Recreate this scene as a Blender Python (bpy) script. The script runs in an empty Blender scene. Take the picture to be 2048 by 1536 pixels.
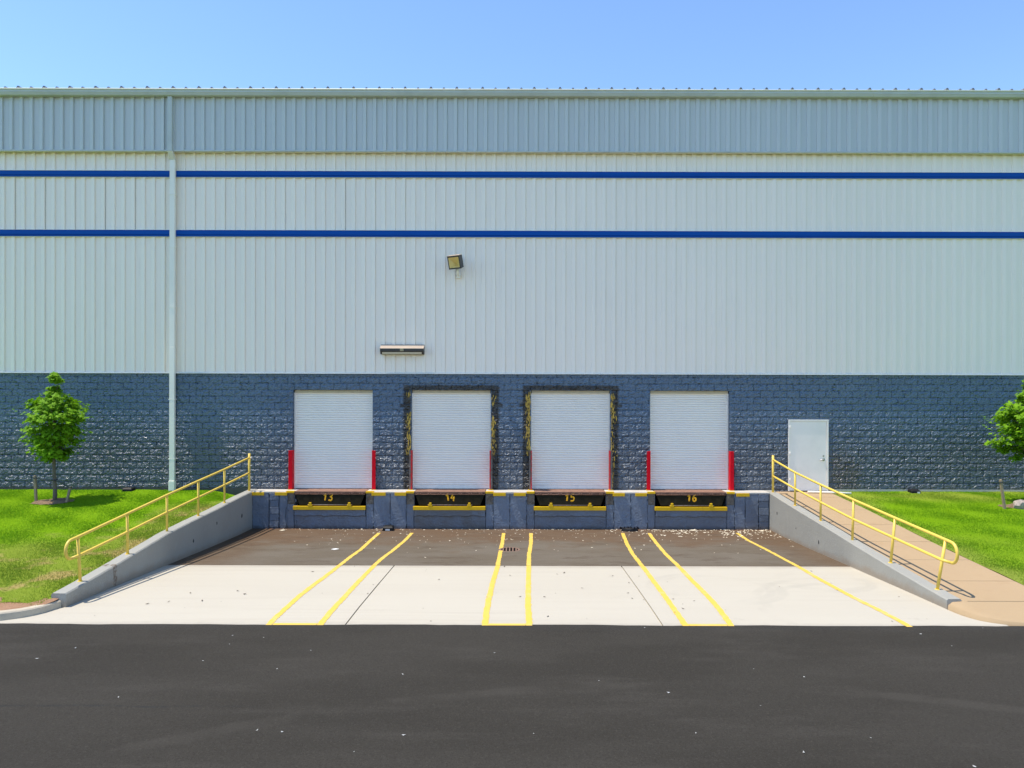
import bpy, bmesh, math, random
import numpy as np
from mathutils import Vector, Matrix

random.seed(7)
rng = np.random.default_rng(7)
S = bpy.context.scene
COL = S.collection
R = math.radians

# ------------------------------------------------------------------ camera, sky, sun, exposure
F_PX, CX, CAM_Z = 1422.0, 1035.0, 3.9          # of a 2048 px wide picture
cam = bpy.data.cameras.new('camera')
cam.sensor_width = 36.0
cam.lens = F_PX / 2048 * 36.0
cam.shift_x = -(CX - 1024) / 2048
cam.clip_end = 6000
camo = bpy.data.objects.new('camera', cam)
COL.objects.link(camo)
camo.matrix_world = Matrix.Translation((0, 0, CAM_Z)) @ Matrix.Rotation(R(90), 4, 'X') @ Matrix.Rotation(R(0.135), 4, 'Z')
S.camera = camo

SUN = Vector((-0.355, -0.0385, 0.93)).normalized()   # towards the sun: high, from the left, almost along the wall
world = bpy.data.worlds.new('World')
S.world = world
world.use_nodes = True
wn = world.node_tree
sky = wn.nodes.new('ShaderNodeTexSky')
sky.sky_type = 'NISHITA'
sky.sun_disc = False
sky.sun_elevation = math.asin(SUN.z)
sky.sun_rotation = math.atan2(SUN.x, SUN.y)
sky.air_density = 1.0
sky.dust_density = 0.0
sky.ozone_density = 6.0
wn.links.new(sky.outputs[0], wn.nodes['Background'].inputs[0])
wn.nodes['Background'].inputs[1].default_value = 0.15

sl = bpy.data.lights.new('sun', 'SUN')
sl.energy = 3.45
sl.angle = R(0.53)
sl.color = (1.0, 0.92, 0.80)
so = bpy.data.objects.new('sun', sl)
COL.objects.link(so)
so.rotation_euler = SUN.to_track_quat('Z', 'Y').to_euler()

S.view_settings.view_transform = 'Standard'
S.view_settings.look = 'None'
S.view_settings.gamma = 1.0
S.view_settings.use_curve_mapping = False
S.view_settings.exposure = 0.84

# ------------------------------------------------------------------ material helpers
class V:
    """a socket with arithmetic"""
    def __init__(s, nt, sock): s.nt, s.s = nt, sock
    def _op(s, op, a, b=None, c=None):
        n = s.nt.nodes.new('ShaderNodeMath'); n.operation = op
        for i, v in enumerate((a, b, c)):
            if v is None: continue
            if isinstance(v, V): s.nt.links.new(v.s, n.inputs[i])
            else: n.inputs[i].default_value = v
        return V(s.nt, n.outputs[0])
    def __add__(s, o): return s._op('ADD', s, o)
    __radd__ = __add__
    def __sub__(s, o): return s._op('SUBTRACT', s, o)
    def __rsub__(s, o): return s._op('SUBTRACT', o, s)
    def __mul__(s, o): return s._op('MULTIPLY', s, o)
    __rmul__ = __mul__
    def __truediv__(s, o): return s._op('DIVIDE', s, o)
    def abs(s): return s._op('ABSOLUTE', s)
    def min(s, o): return s._op('MINIMUM', s, o)
    def max(s, o): return s._op('MAXIMUM', s, o)
    def sin(s): return s._op('SINE', s)
    def sqrt(s): return s._op('SQRT', s)
    def step(s, a, b):
        """0 at a, 1 at b, smooth"""
        n = s.nt.nodes.new('ShaderNodeMapRange'); n.interpolation_type = 'SMOOTHSTEP'
        if a > b:
            n.inputs[1].default_value, n.inputs[2].default_value, n.inputs[3].default_value, n.inputs[4].default_value = b, a, 1, 0
        else:
            n.inputs[1].default_value, n.inputs[2].default_value = a, b
        s.nt.links.new(s.s, n.inputs[0])
        return V(s.nt, n.outputs[0])

class M:
    """a principled material under construction"""
    def __init__(s, name, col, rough=0.6, metal=0.0, spec=0.5):
        s.m = bpy.data.materials.new(name); s.m.use_nodes = True
        s.nt = s.m.node_tree
        s.b = s.nt.nodes['Principled BSDF']
        s.b.inputs['Roughness'].default_value = rough
        s.b.inputs['Metallic'].default_value = metal
        s.b.inputs['Specular IOR Level'].default_value = spec
        s.b.inputs['Base Color'].default_value = (*col, 1)
        s.col = tuple(col)
        g = s.nt.nodes.new('ShaderNodeNewGeometry')
        s.pos = g.outputs['Position']
        sx = s.nt.nodes.new('ShaderNodeSeparateXYZ'); s.nt.links.new(s.pos, sx.inputs[0])
        s.x, s.y, s.z = (V(s.nt, sx.outputs[i]) for i in range(3))
    def noise(s, scale, detail=4, rough=0.55, stretch=None, off=0.0, tilt=None):
        n = s.nt.nodes.new('ShaderNodeTexNoise')
        n.inputs['Scale'].default_value = scale; n.inputs['Detail'].default_value = detail
        n.inputs['Roughness'].default_value = rough
        mp = s.nt.nodes.new('ShaderNodeMapping')
        mp.inputs['Location'].default_value = (off, off * .7, off * 1.3)
        if stretch: mp.inputs['Scale'].default_value = stretch
        if tilt: mp.vector_type = 'TEXTURE'; mp.inputs['Rotation'].default_value = (0, R(tilt), 0)
        s.nt.links.new(s.pos, mp.inputs[0]); s.nt.links.new(mp.outputs[0], n.inputs['Vector'])
        return V(s.nt, n.outputs['Fac'])
    def voronoi(s, scale, feature='F1', stretch=None):
        n = s.nt.nodes.new('ShaderNodeTexVoronoi'); n.feature = feature
        n.inputs['Scale'].default_value = scale
        mp = s.nt.nodes.new('ShaderNodeMapping')
        if stretch: mp.inputs['Scale'].default_value = stretch
        s.nt.links.new(s.pos, mp.inputs[0]); s.nt.links.new(mp.outputs[0], n.inputs['Vector'])
        return V(s.nt, n.outputs['Distance'])
    def rand(s):
        n = s.nt.nodes.new('ShaderNodeObjectInfo')
        return V(s.nt, n.outputs['Random'])
    def mix(s, fac, col):
        """lay colour col over what is there, by mask fac"""
        n = s.nt.nodes.new('ShaderNodeMix'); n.data_type = 'RGBA'
        if isinstance(fac, V): s.nt.links.new(fac.s, n.inputs[0])
        else: n.inputs[0].default_value = fac
        if isinstance(s.col, tuple): n.inputs[6].default_value = (*s.col, 1)
        else: s.nt.links.new(s.col, n.inputs[6])
        n.inputs[7].default_value = (*col, 1)
        s.col = n.outputs[2]
        s.nt.links.new(s.col, s.b.inputs['Base Color'])
        return s
    def bump(s, h, dist=0.01, strength=1.0):
        n = s.nt.nodes.new('ShaderNodeBump')
        n.inputs['Strength'].default_value = strength; n.inputs['Distance'].default_value = dist
        s.nt.links.new(h.s, n.inputs['Height'])
        s.nt.links.new(n.outputs[0], s.b.inputs['Normal'])
        return s
    def rough(s, v): s.nt.links.new(v.s, s.b.inputs['Roughness']); return s

def plain(name, col, rough=.6, metal=0., var=.15, scale=6., spec=.5, bump=0.):
    m = M(name, col, rough, metal, spec)
    m.mix(m.noise(scale, 5).step(.4, .75) * var, tuple(c * .45 for c in col))
    if bump: m.bump(m.noise(scale * 12, 4), bump)
    return m.m

# ------------------------------------------------------------------ mesh helpers
class MB:
    def __init__(s): s.v, s.f, s.sm = [], [], []
    def add(s, vs, fs, smooth=False):
        o = len(s.v); s.v += [tuple(p) for p in vs]
        for f in fs: s.f.append(tuple(i + o for i in f)); s.sm.append(smooth)
        return s
    def box(s, x0, x1, y0, y1, z0, z1):
        return s.add([(x0, y0, z0), (x1, y0, z0), (x1, y1, z0), (x0, y1, z0), (x0, y0, z1), (x1, y0, z1), (x1, y1, z1), (x0, y1, z1)],
              [(0, 3, 2, 1), (4, 5, 6, 7), (0, 1, 5, 4), (1, 2, 6, 5), (2, 3, 7, 6), (3, 0, 4, 7)])
    def prism(s, ring0, ring1, smooth=False):
        n = len(ring0)
        s.add(list(ring0) + list(ring1), [(i, (i + 1) % n, (i + 1) % n + n, i + n) for i in range(n)] + [tuple(range(n - 1, -1, -1)), tuple(range(n, 2 * n))], smooth)
        return s
    def extr_x(s, prof, x0, x1):
        """profile of (y, z) points drawn along x"""
        return s.prism([(x0, y, z) for y, z in prof], [(x1, y, z) for y, z in prof])
    def tube(s, pts, r, n=10, flat=None, cap=True):
        pts = [Vector(p) for p in pts]; rings = []
        rr = r if isinstance(r, (list, tuple)) else [r] * len(pts)
        t0 = (pts[1] - pts[0]).normalized()
        up = Vector((0, 0, 1)) if abs(t0.z) < .9 else Vector((0, 1, 0))
        u = t0.cross(up).normalized()
        for i, p in enumerate(pts):
            a = pts[max(i - 1, 0)]; b = pts[min(i + 1, len(pts) - 1)]
            t = (b - a).normalized()
            u = (u - t * u.dot(t)).normalized(); w = t.cross(u)
            ring = []
            for k in range(n):
                d = (u * math.cos(2 * math.pi * k / n) + w * math.sin(2 * math.pi * k / n)) * rr[i]
                if flat: d = Vector((d.x * flat[0], d.y * flat[1], d.z * flat[2]))
                ring.append(p + d)
            rings.append(ring)
        o = len(s.v)
        vs = [q for r_ in rings for q in r_]
        fs = [(i * n + k, i * n + (k + 1) % n, (i + 1) * n + (k + 1) % n, (i + 1) * n + k) for i in range(len(rings) - 1) for k in range(n)]
        s.add(vs, fs, True)
        if cap:
            s.f += [tuple(o + k for k in range(n - 1, -1, -1)), tuple(o + (len(rings) - 1) * n + k for k in range(n))]; s.sm += [False, False]
        return s
    def lump(s, c, r, seed, sub=2, jag=.25):
        bm = bmesh.new(); bmesh.ops.create_icosphere(bm, subdivisions=sub, radius=1)
        rn = random.Random(seed)
        for v in bm.verts:
            k = 1 + rn.uniform(-jag, jag)
            v.co = Vector((c[0] + v.co.x * r[0] * k, c[1] + v.co.y * r[1] * k, c[2] + v.co.z * r[2] * k))
        s.add([v.co[:] for v in bm.verts], [tuple(v.index for v in f.verts) for f in bm.faces]); bm.free()
        return s
    def mesh(s, name, mat, off=(0, 0, 0), fix=True):
        me = bpy.data.meshes.new(name)
        me.from_pydata([(x - off[0], y - off[1], z - off[2]) for x, y, z in s.v], [], s.f)
        me.polygons.foreach_set('use_smooth', s.sm)
        if fix:
            bm = bmesh.new(); bm.from_mesh(me); bmesh.ops.recalc_face_normals(bm, faces=bm.faces); bm.to_mesh(me); bm.free()
        me.materials.append(mat)
        return me

ORG = {}
def put(name, me, loc=(0, 0, 0), parent=None, rot=None):
    """link mesh me at world place loc under parent"""
    o = bpy.data.objects.new(name, me); COL.objects.link(o)
    po = ORG.get(parent.name, Vector()) if parent else Vector()
    o.location = Vector(loc) - po
    if rot: o.rotation_euler = rot
    if parent: o.parent = parent
    ORG[o.name] = Vector(loc)
    return o
def obj(name, mb, mat, parent=None, loc=None, bevel=0, fix=True):
    """mb holds world points; the object's origin goes to loc, or to its parent's"""
    if loc is None: loc = ORG[parent.name] if parent else (0, 0, 0)
    o = put(name, mb.mesh(name, mat, loc, fix), loc, parent)
    if bevel:
        b = o.modifiers.new('bevel', 'BEVEL'); b.width = bevel; b.segments = 2; b.limit_method = 'ANGLE'
    return o
def tag(o, label=None, cat=None, group=None, kind=None):
    if label: o['label'] = label
    if cat: o['category'] = cat
    if group: o['group'] = group
    if kind: o['kind'] = kind
    return o
def thing(name, loc, label, cat, group=None):
    return tag(put(name, None, loc), label, cat, group)

# ------------------------------------------------------------------ the ground's heights
YW, YD, ZF = 21.68, 21.20, 0.68                # block wall face, dock face, dock floor
def zg(y): return float(np.interp(y, [11.5, 12.5, 14, 16.1, 18, 20, 21.2], [0, -.03, -.10, -.21, -.31, -.40, -.43]))
XL, XR = -7.90, 7.53                           # inner faces of the two retaining walls
TW = 0.26                                      # their thickness
def zl(y): return float(np.interp(y, [12.4, 14, 16, 18.5, 20.4, 21.2, 21.7], [.21, .325, .485, .585, .665, .68, .68]))
def zr(y): return float(np.interp(y, [12.4, 14.2, 16.2, 19.4, 21.2, 21.7], [.15, .235, .345, .56, .675, .68]))
def zbase(y): return float(np.interp(y, [11.5, 12.2, 12.6, 14, 16, 18, 20, 21.7], [.09, .11, .13, .23, .37, .48, .585, .655]))
def zlawn_l(x, y):
    k = min(max((-8.16 - x) / 1.3, 0), 1); k = k * k * (3 - 2 * k)
    dip = .22 * max(0, 1 - abs(y - 21.5) / 1.6) * (1 - k)
    z = zbase(y) * k + (zl(y) - .05) * (1 - k) - dip
    f = min(max((y - 12.1) / .9, 0), 1)
    return z * f + (zbase(y) - .006) * (1 - f)
def zwalk(y): return float(np.interp(y, [11.5, 12.0, 12.5, 14.2, 16.2, 19.4, 21.7], [.02, .085, .115, .20, .305, .525, .645]))
def zlawn_r(x, y):
    k = min(max((x - 9.48) / 1.0, 0), 1)
    return zbase(y) * k + (zwalk(y) + .0) * (1 - k)

# ------------------------------------------------------------------ materials
# road
m = M('road_asphalt', (.041, .037, .0305), .9, spec=.12)
m.mix(m.noise(.5, 5, stretch=(.5, 1.6, 1)).step(.38, .62) * .75, (.031, .0278, .0225))
m.mix(m.noise(1.3, 6, .65, stretch=(.35, 1.5, 1), off=3).step(.5, .7) * .6, (.053, .048, .0405))
m.mix(m.noise(220, 2, .7).step(.55, .75) * .5, (.070, .065, .057))
m.mix(m.noise(150, 2, .7, off=5).step(.58, .72) * .5, (.03, .03, .031))
seam = (m.y - 8.55 + m.x * .006 + (m.noise(1.2, 4) - .5) * .12).abs()
m.mix(seam.step(.035, .008) * m.noise(2.2, 3, off=2).step(.38, .6) * m.x.step(-2.5, -5.0) * .8, (.022, .025, .026))
m.mix((m.y + (m.noise(3, 3) - .5) * .12).step(11.15, 11.48) * .35, (.042, .041, .040))
m.bump(m.noise(160, 3, .7) + m.noise(2, 3) * .8, .006)
m.mix(m.noise(45, 4, .85, off=11).step(.5, .6) * .6, (.023, .020, .016))
m.mix(m.noise(38, 4, .85, off=23).step(.55, .63) * .55, (.066, .060, .050))
for cx_, cy_, r_ in ((15.5, 1.5, 9.6), (15.5, 1.5, 11.3), (2.0, -3.0, 12.2), (-14.0, 3.0, 7.2)):
    d = ((m.x - cx_) * (m.x - cx_) + (m.y - cy_) * (m.y - cy_)).sqrt()
    m.mix((d - r_ + (m.noise(1.5, 3) - .5) * .2).abs().step(.16, .05) * m.noise(.6, 4, off=r_).step(.42, .66) * .4, (.064, .058, .049))
m.mix(m.noise(2.4, 4, .7, off=17).step(.66, .74) * .35, (.022, .02, .018))
ROAD = m.m
# asphalt in the truck well, browner and dirtier towards the dock
m = M('worn_asphalt', (.118, .096, .070), .9, spec=.15)
m.mix(m.noise(.9, 5, stretch=(.55, 1.3, 1)).step(.38, .68) * .6, (.15, .130, .104))
dirt = (m.y + (m.noise(.9, 6, .65, off=9) - .5) * 6.0).step(18.0, 20.2)
m.mix(dirt * .8, (.115, .070, .040))
edge = ((m.x.abs() + (m.noise(1.1, 4, off=4) - .5) * 1.5).step(6.0, 7.5))
m.mix(edge * .65, (.105, .064, .036))
m.mix(m.noise(1.7, 6, .7, stretch=(.6, 1.2, 1), off=51).step(.52, .66) * .5, (.075, .052, .034)); m.mix(m.noise(5, 6, .7, stretch=(.4, 1.4, 1), off=1).step(.5, .72) * .4, (.17, .148, .12))
m.mix(m.noise(190, 2, .7).step(.58, .75) * .4, (.24, .22, .19))
m.mix((m.y + (m.noise(2.5, 4) - .5) * .5).step(21.0, 21.25) * m.noise(5, 4).step(.3, .6) * .6, (.20, .09, .038))
m.bump(m.noise(140, 3, .7), .006)
WELL = m.m
# new concrete of the apron
m = M('pale_concrete', (.448, .412, .338), .8, spec=.3)
m.mix(m.noise(.45, 5, stretch=(.35, 1.5, 1)).step(.35, .7) * .45, (.418, .38, .31))
m.mix(m.noise(1.4, 6, .6, stretch=(.18, 2.6, 1), off=6).step(.5, .75) * .45, (.40, .362, .295))
m.mix(m.noise(60, 3, .7).step(.55, .8) * .25, (.34, .315, .27))
m.mix(m.noise(.9, 6, .65, stretch=(.12, 3.2, 1), off=31).step(.55, .72) * .4, (.37, .33, .265))
m.mix((m.y + (m.noise(1.8, 5, .7, off=3) - .5) * .5).step(15.7, 16.1) * .5, (.30, .26, .21))
m.mix((m.y + (m.noise(2.6, 5, .7, off=8) - .5) * .35).step(11.68, 11.45) * .45, (.27, .245, .21))
m.mix(m.noise(1.1, 6, .7, off=40).step(.62, .74) * .35, (.33, .30, .245))
for cx_, cy_, r_ in ((6.9, 12.4, 2.6), (6.6, 12.2, 2.2), (3.9, 14.0, 1.25), (3.9, 14.0, 1.05), (6.3, 14.6, .9), (6.3, 14.6, .75)):
    d = ((m.x - cx_) * (m.x - cx_) + (m.y - cy_) * (m.y - cy_)).sqrt()
    m.mix((d - r_ + (m.noise(2, 3) - .5) * .1).abs().step(.13, .05) * m.noise(.8, 3, off=r_).step(.42, .62) * .25, (.33, .305, .255))
m.bump(m.noise(90, 3, .6, stretch=(.3, 1, 1)), .004)
APRON = m.m
# tan concrete of the sidewalk
m = M('tan_concrete', (.375, .265, .155), .85, spec=.3)
m.mix(m.noise(.7, 5).step(.38, .7) * .6, (.40, .285, .165))
m.mix(m.noise(2.5, 6, .65, off=3).step(.5, .75) * .4, (.32, .21, .115))
m.mix(m.y.step(13.4, 12.0) * .5, (.38, .275, .155))
m.mix(m.noise(70, 3, .7).step(.55, .8) * .25, (.28, .20, .13))
m.bump(m.noise(110, 3), .004)
WALK = m.m
# kerb
m = M('kerb_concrete', (.50, .435, .33), .85, spec=.3)
m.mix(m.noise(3, 5).step(.4, .7) * .5, (.38, .33, .26)); m.mix(m.noise(40, 4, .7).step(.5, .75) * .3, (.30, .25, .19))
m.bump(m.noise(80, 3), .004)
KERB = m.m
# painted retaining walls
m = M('grey_painted_concrete', (.315, .308, .275), .65, spec=.4)
m.mix(m.noise(.9, 5, stretch=(1, 1, .6)).step(.35, .7) * .5, (.275, .27, .242))
m.mix(m.noise(7, 6, .65, off=4).step(.52, .78) * .35, (.37, .365, .335))
well_h = m.z + m.y.step(12.5, 21.0) * .40
m.mix((well_h + (m.noise(3, 5, .65) - .5) * .25).step(.14, -.03) * .7, (.26, .205, .15))
m.mix((m.y - 13.98 + (m.noise(9, 4) - .5) * .1).abs().step(.09, .03) * m.x.step(-7.0, -7.5) * m.noise(16, 4, .7, off=2).step(.38, .55) * .8, (.12, .075, .045))
m.mix(m.noise(34, 2, .8, off=8).step(.68, .74) * .6, (.50, .49, .46))
m.bump(m.noise(26, 5, .6) + m.noise(2.2, 3) * 1.5, .008)
RET = m.m
# split-face block, painted dark blue grey, glossy
DOORS = [-5.58, -2.01, 1.58, 5.18]
DOORC = [-5.62, -2.02, 1.62, 5.25]
m = M('blue_grey_block_paint', (.116, .170, .238), .42, spec=.65)
m.mix(m.noise(.5, 5).step(.35, .68) * .6, (.092, .14, .208))
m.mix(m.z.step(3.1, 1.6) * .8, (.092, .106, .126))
m.mix(m.noise(2.5, 5, .6, off=3).step(.5, .75) * .35, (.10, .125, .165))
m.mix(m.z.step(.95, .6) * m.noise(2, 5, off=7).step(.3, .6) * .6, (.085, .072, .06))
m.mix(((m.x - 10.0).abs() + (m.noise(3, 4) - .5) * .8).step(.75, .2) * (m.z + (m.noise(2, 4) - .5)).step(2.0, 1.3) * .55, (.10, .078, .06))
fr = None
for dx in DOORC[1:3]:
    wob = (m.noise(4, 5, .65, off=dx) - .5) * .09
    ax = (m.x - dx).abs() + wob
    az = m.z + wob
    side = ax.step(1.50, 1.41) * az.step(3.89, 3.83)
    keep = ax.step(1.22, 1.25).max(az.step(3.70, 3.73))
    k = side * keep
    fr = k if fr is None else fr.max(k)
    for s_ in (-1, 1):
        ear = (m.x - dx - s_ * 1.48).abs().step(.11, .06) * (m.z - 3.24 + wob).abs().step(.06, .03)
        fr = fr.max(ear)
m.mix(fr * .95, (.024, .022, .018))
m.mix(fr * m.noise(10, 5, .7, off=1).step(.5, .64) * .55, (.10, .095, .085))
hb = m.noise(15, 3, .5, stretch=(1.7, 1, 1), tilt=-33) + m.noise(17, 2, .5, stretch=(1.9, 1, 1), off=5, tilt=4) * .8 + m.noise(60, 3, .6) * .14
m.bump(hb, .085, 1.0)
m.m.cycles.use_bump_map_correction = False
m.rough(m.noise(14, 4).step(.3, .7) * .14 + .22)
BLOCK = m.m
# smooth dock concrete in the same paint
m = M('blue_grey_dock_paint', (.145, .178, .232), .34, spec=.5)
m.mix(m.noise(.8, 5).step(.38, .66) * .6, (.10, .118, .15))
m.mix(m.noise(3.5, 6, .65, off=5).step(.48, .7) * .45, (.155, .17, .195))
for dx, a in ((-2.01, .75), (-5.58, .25), (1.58, .35), (5.18, .2)):
    m.mix((m.x - dx).abs().step(1.12, 1.0) * m.z.step(.2, .05) * m.noise(2.2, 5, off=dx).step(.25, .6) * a, (.10, .098, .092))
m.mix((m.z + (m.noise(6, 4) - .5) * .12).step(-.30, -.42) * .7, (.055, .05, .048))
m.bump(m.noise(18, 6, .65) + m.noise(5, 4) * 1.2, .022)
m.m.cycles.use_bump_map_correction = False
DOCKP = m.m
m = M('bare_stained_concrete', (.17, .145, .115), .85, spec=.25)
m.mix(m.noise(7, 6, .7).step(.42, .62) * .8, (.075, .062, .048)); m.mix(m.noise(14, 5, .7, off=3).step(.55, .7) * .7, (.30, .27, .22))
m.mix(m.noise(9, 4, .7, off=8).step(.62, .7) * .6, (.25, .12, .05))
m.bump(m.noise(30, 5, .7), .015)
BARE = m.m
m = M('dock_ledge_concrete', (.50, .47, .42), .8, spec=.3)
m.mix(m.noise(6, 5, .7).step(.45, .7) * .5, (.34, .30, .25)); m.bump(m.noise(40, 4), .006)
LEDGE = m.m
# metal cladding
def clad(name, c, c2, v=.22):
    m = M(name, c, .42, spec=.45)
    m.mix(m.noise(.35, 4, stretch=(1.5, 1, .4)).step(.35, .7) * .35, c2)
    m.mix(m.rand() * v, c2)
    m.mix(m.noise(5, 5, .7, stretch=(2.2, 1, .12), off=4).step(.54, .8) * .32, tuple(k * .8 for k in c2))
    m.bump(m.noise(3.2, 2, stretch=(1, 1, .5)), .010)
    return m.m
WHITE = clad('white_cladding', (.96, .865, .745), (.90, .81, .70))
FASC = clad('grey_blue_cladding', (.57, .60, .595), (.52, .555, .56))
GUTT = plain('pale_green_grey_metal', (.52, .56, .53), .4, var=.2, scale=2)
TRIMW = plain('cream_trim', (.74, .72, .64), .45, var=.12)
SPOUT = plain('white_downspout_paint', (.90, .86, .75), .4, var=.1, scale=1.5)
BLUE = plain('royal_blue_paint', (.001, .075, .38), .5, var=.12, scale=1.2, spec=.12)
m = M('roller_door_paint', (.93, .87, .78), .45, spec=.4)
m.mix(m.noise(1.2, 5, stretch=(1, 1, .5)).step(.4, .7) * .3, (.84, .80, .75))
m.mix((m.z + (m.noise(3, 4) - .5) * .3).step(1.05, .7) * m.noise(6, 5, .7).step(.45, .7) * .25, (.42, .42, .43))
m.mix(m.rand() * .05, (.6, .58, .56))
SLAT = m.m
DOORW = plain('white_door_paint', (.93, .86, .77), .4, var=.12, scale=2)
RED = plain('red_guard_paint', (.64, .003, .015), .5, var=.15, scale=9, spec=.12)
m = M('worn_red_guard_paint', (.62, .012, .022), .6, spec=.2)
m.mix(m.noise(11, 6, .7).step(.46, .6) * .85, (.16, .075, .05)); m.mix(m.noise(20, 4, .7, off=3).step(.58, .68) * .7, (.20, .18, .16))
REDW = m.m
m = M('rusty_grey_steel', (.15, .14, .13), .6, metal=.2)
m.mix(m.noise(12, 6, .7, stretch=(1, 1, .5)).step(.45, .62) * .8, (.13, .06, .03)); m.mix(m.noise(16, 4, off=6).step(.6, .72) * .6, (.34, .32, .29))
RUST = m.m
m = M('rusty_brown_deck', (.26, .135, .085), .7, metal=.1)
m.mix(m.noise(9, 6, .7).step(.42, .65) * .7, (.13, .065, .042)); m.mix(m.noise(25, 4, .7, off=3).step(.55, .7) * .5, (.38, .22, .14))
DECK = m.m
m = M('black_lip_paint', (.020, .017, .009), .8, spec=.08)
m.mix(m.noise(7, 6, .7).step(.45, .7) * .5, (.034, .029, .018)); m.mix(m.noise(30, 4, .7, off=2).step(.66, .76) * .4, (.08, .06, .04))
LIP = m.m
DARK = plain('unlit_void_black', (.006, .006, .006), .9, spec=.05)  # near-black colour stands in for the darkness in pits, holes and gaps
m = M('dock_yellow_paint', (.74, .44, .012), .55, spec=.2)
m.mix(m.noise(7, 6, .7).step(.52, .72) * .5, (.46, .26, .018)); m.mix(m.noise(22, 5, .7, off=3).step(.66, .74) * .7, (.16, .10, .05))
YEL = m.m
YNUM = plain('hand_painted_orange', (.78, .40, .02), .7, var=.2, scale=20, spec=.15)
m = M('rail_yellow_paint', (.74, .53, .085), .45)
m.mix(m.noise(4, 5).step(.5, .75) * .3, (.58, .37, .05)); m.mix(m.noise(25, 4, .7).step(.7, .76) * .5, (.25, .14, .05)); m.mix(m.noise(9, 6, .75, off=13).step(.64, .70) * .75, (.30, .17, .06))
RAIL = m.m
m = M('line_yellow_paint', (.66, .43, .055), .7)
m.mix(m.noise(3, 5, .7).step(.42, .7) * .35, (.62, .46, .12)); m.mix(m.noise(45, 4, .75).step(.56, .70) * .6, (.42, .36, .22)); m.mix(m.noise(2.2, 6, .75, off=9).step(.52, .66) * .45, (.56, .46, .24))
LINE = m.m
BLACKP = plain('black_plastic', (.012, .012, .013), .6, var=.3, spec=.25)
STICK = plain('white_sticker', (.7, .7, .68), .5)
BRONZE = plain('dark_bronze_housing', (.045, .042, .038), .45, var=.2)
SUNTOP = plain('sunlit_housing_top', (.42, .33, .25), .5, var=.15)  # sunlight on the tops of the dark lamp housings, put into the colour
GOLD = plain('gold_reflector', (.80, .62, .24), .45, metal=.1, var=.2)
LENS = plain('pale_lens', (.62, .60, .50), .25, var=.1)
CASTI = plain('rusty_cast_iron', (.20, .12, .085), .7, var=.5, scale=14)
CHROME = plain('brushed_steel', (.45, .44, .42), .3, metal=.9)
TIEH = plain('hole_shade', (.02, .02, .02), .9)  # dark colour for the shade inside the tie holes
WOOD = plain('weathered_stake_wood', (.32, .24, .155), .85, var=.5, scale=14)
STRAP = plain('dark_tree_tie', (.03, .035, .035), .7)
BARK = plain('grey_brown_bark', (.16, .13, .10), .9, var=.5, scale=18, bump=.01)
MULCH = plain('brown_mulch', (.36, .23, .135), .95, var=.7, scale=18, bump=.04)
m = M('bare_soil', (.36, .21, .125), .95, spec=.2)
m.mix(m.noise(3, 6, .7).step(.4, .7) * .6, (.28, .15, .085)); m.mix(m.noise(40, 5, .8).step(.52, .7) * .6, (.44, .29, .18))
m.bump(m.noise(25, 6, .7), .04)
SOIL = m.m
ROCKM = plain('pale_pink_rock', (.46, .38, .33), .85, var=.6, scale=9, bump=.02)
FOAM = plain('yellowed_foam', (.66, .45, .105), .85, spec=.1, var=.5, scale=20)
# grass
def grass_colour(m):
    m.mix(m.noise(1.6, 5, .6).step(.35, .7) * .6, (.18, .34, .003))
    m.mix(m.noise(9, 5, .7, off=2).step(.5, .75) * .45, (.225, .42, .02))
    nb = (m.noise(.55, 5, .62, off=12) - .5)
    # drier strip towards the road and along the left retaining wall
    left = m.x.step(-8.0, -8.3)
    dry = (m.y - m.x * .18 - 1.3 + nb * 5.0).step(17.6, 15.2) * left
    nearw = (m.x + nb * 2.2 + (m.y - 16) * .05).step(-9.6, -8.9) * left * m.y.step(20.5, 18.5)
    dry = dry.max(nearw)
    dryr = ((m.y - 15.0 + nb * 6).step(2.5, -2.2)) * (1 - left) * .55
    m.mix(dry.max(dryr) * .65, (.27, .30, .05))
    m.mix(dry * m.noise(.9, 5, .65, off=21).step(.49, .62) * .75, (.52, .37, .16))
    m.mix((1 - left) * m.y.step(19.6, 20.8) * m.noise(.7, 5, off=4).step(.3, .6) * .6, (.34, .36, .06))
    m.mix((1 - left) * (m.x - m.y * .0 + nb * 1.2).step(10.3, 9.5) * .5, (.32, .34, .08))
    return m
m = M('lawn_turf', (.205, .375, .008), .9, spec=.05); grass_colour(m); m.bump(m.noise(45, 4, .7) + m.noise(8, 3) * .8, .05); TURF = m.m
m = M('grass_blade', (.215, .395, .010), .65, spec=.1); grass_colour(m); m.mix(m.noise(60, 2, off=7).step(.4, .7) * .4, (.30, .52, .04)); 
tr = m.nt.nodes.new('ShaderNodeBsdfTranslucent'); m.nt.links.new(m.col, tr.inputs[0])
mx = m.nt.nodes.new('ShaderNodeMixShader'); mx.inputs[0].default_value = .4
m.nt.links.new(m.b.outputs[0], mx.inputs[1]); m.nt.links.new(tr.outputs[0], mx.inputs[2])
m.nt.links.new(mx.outputs[0], m.nt.nodes['Material Output'].inputs[0])
BLADE = m.m
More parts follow.
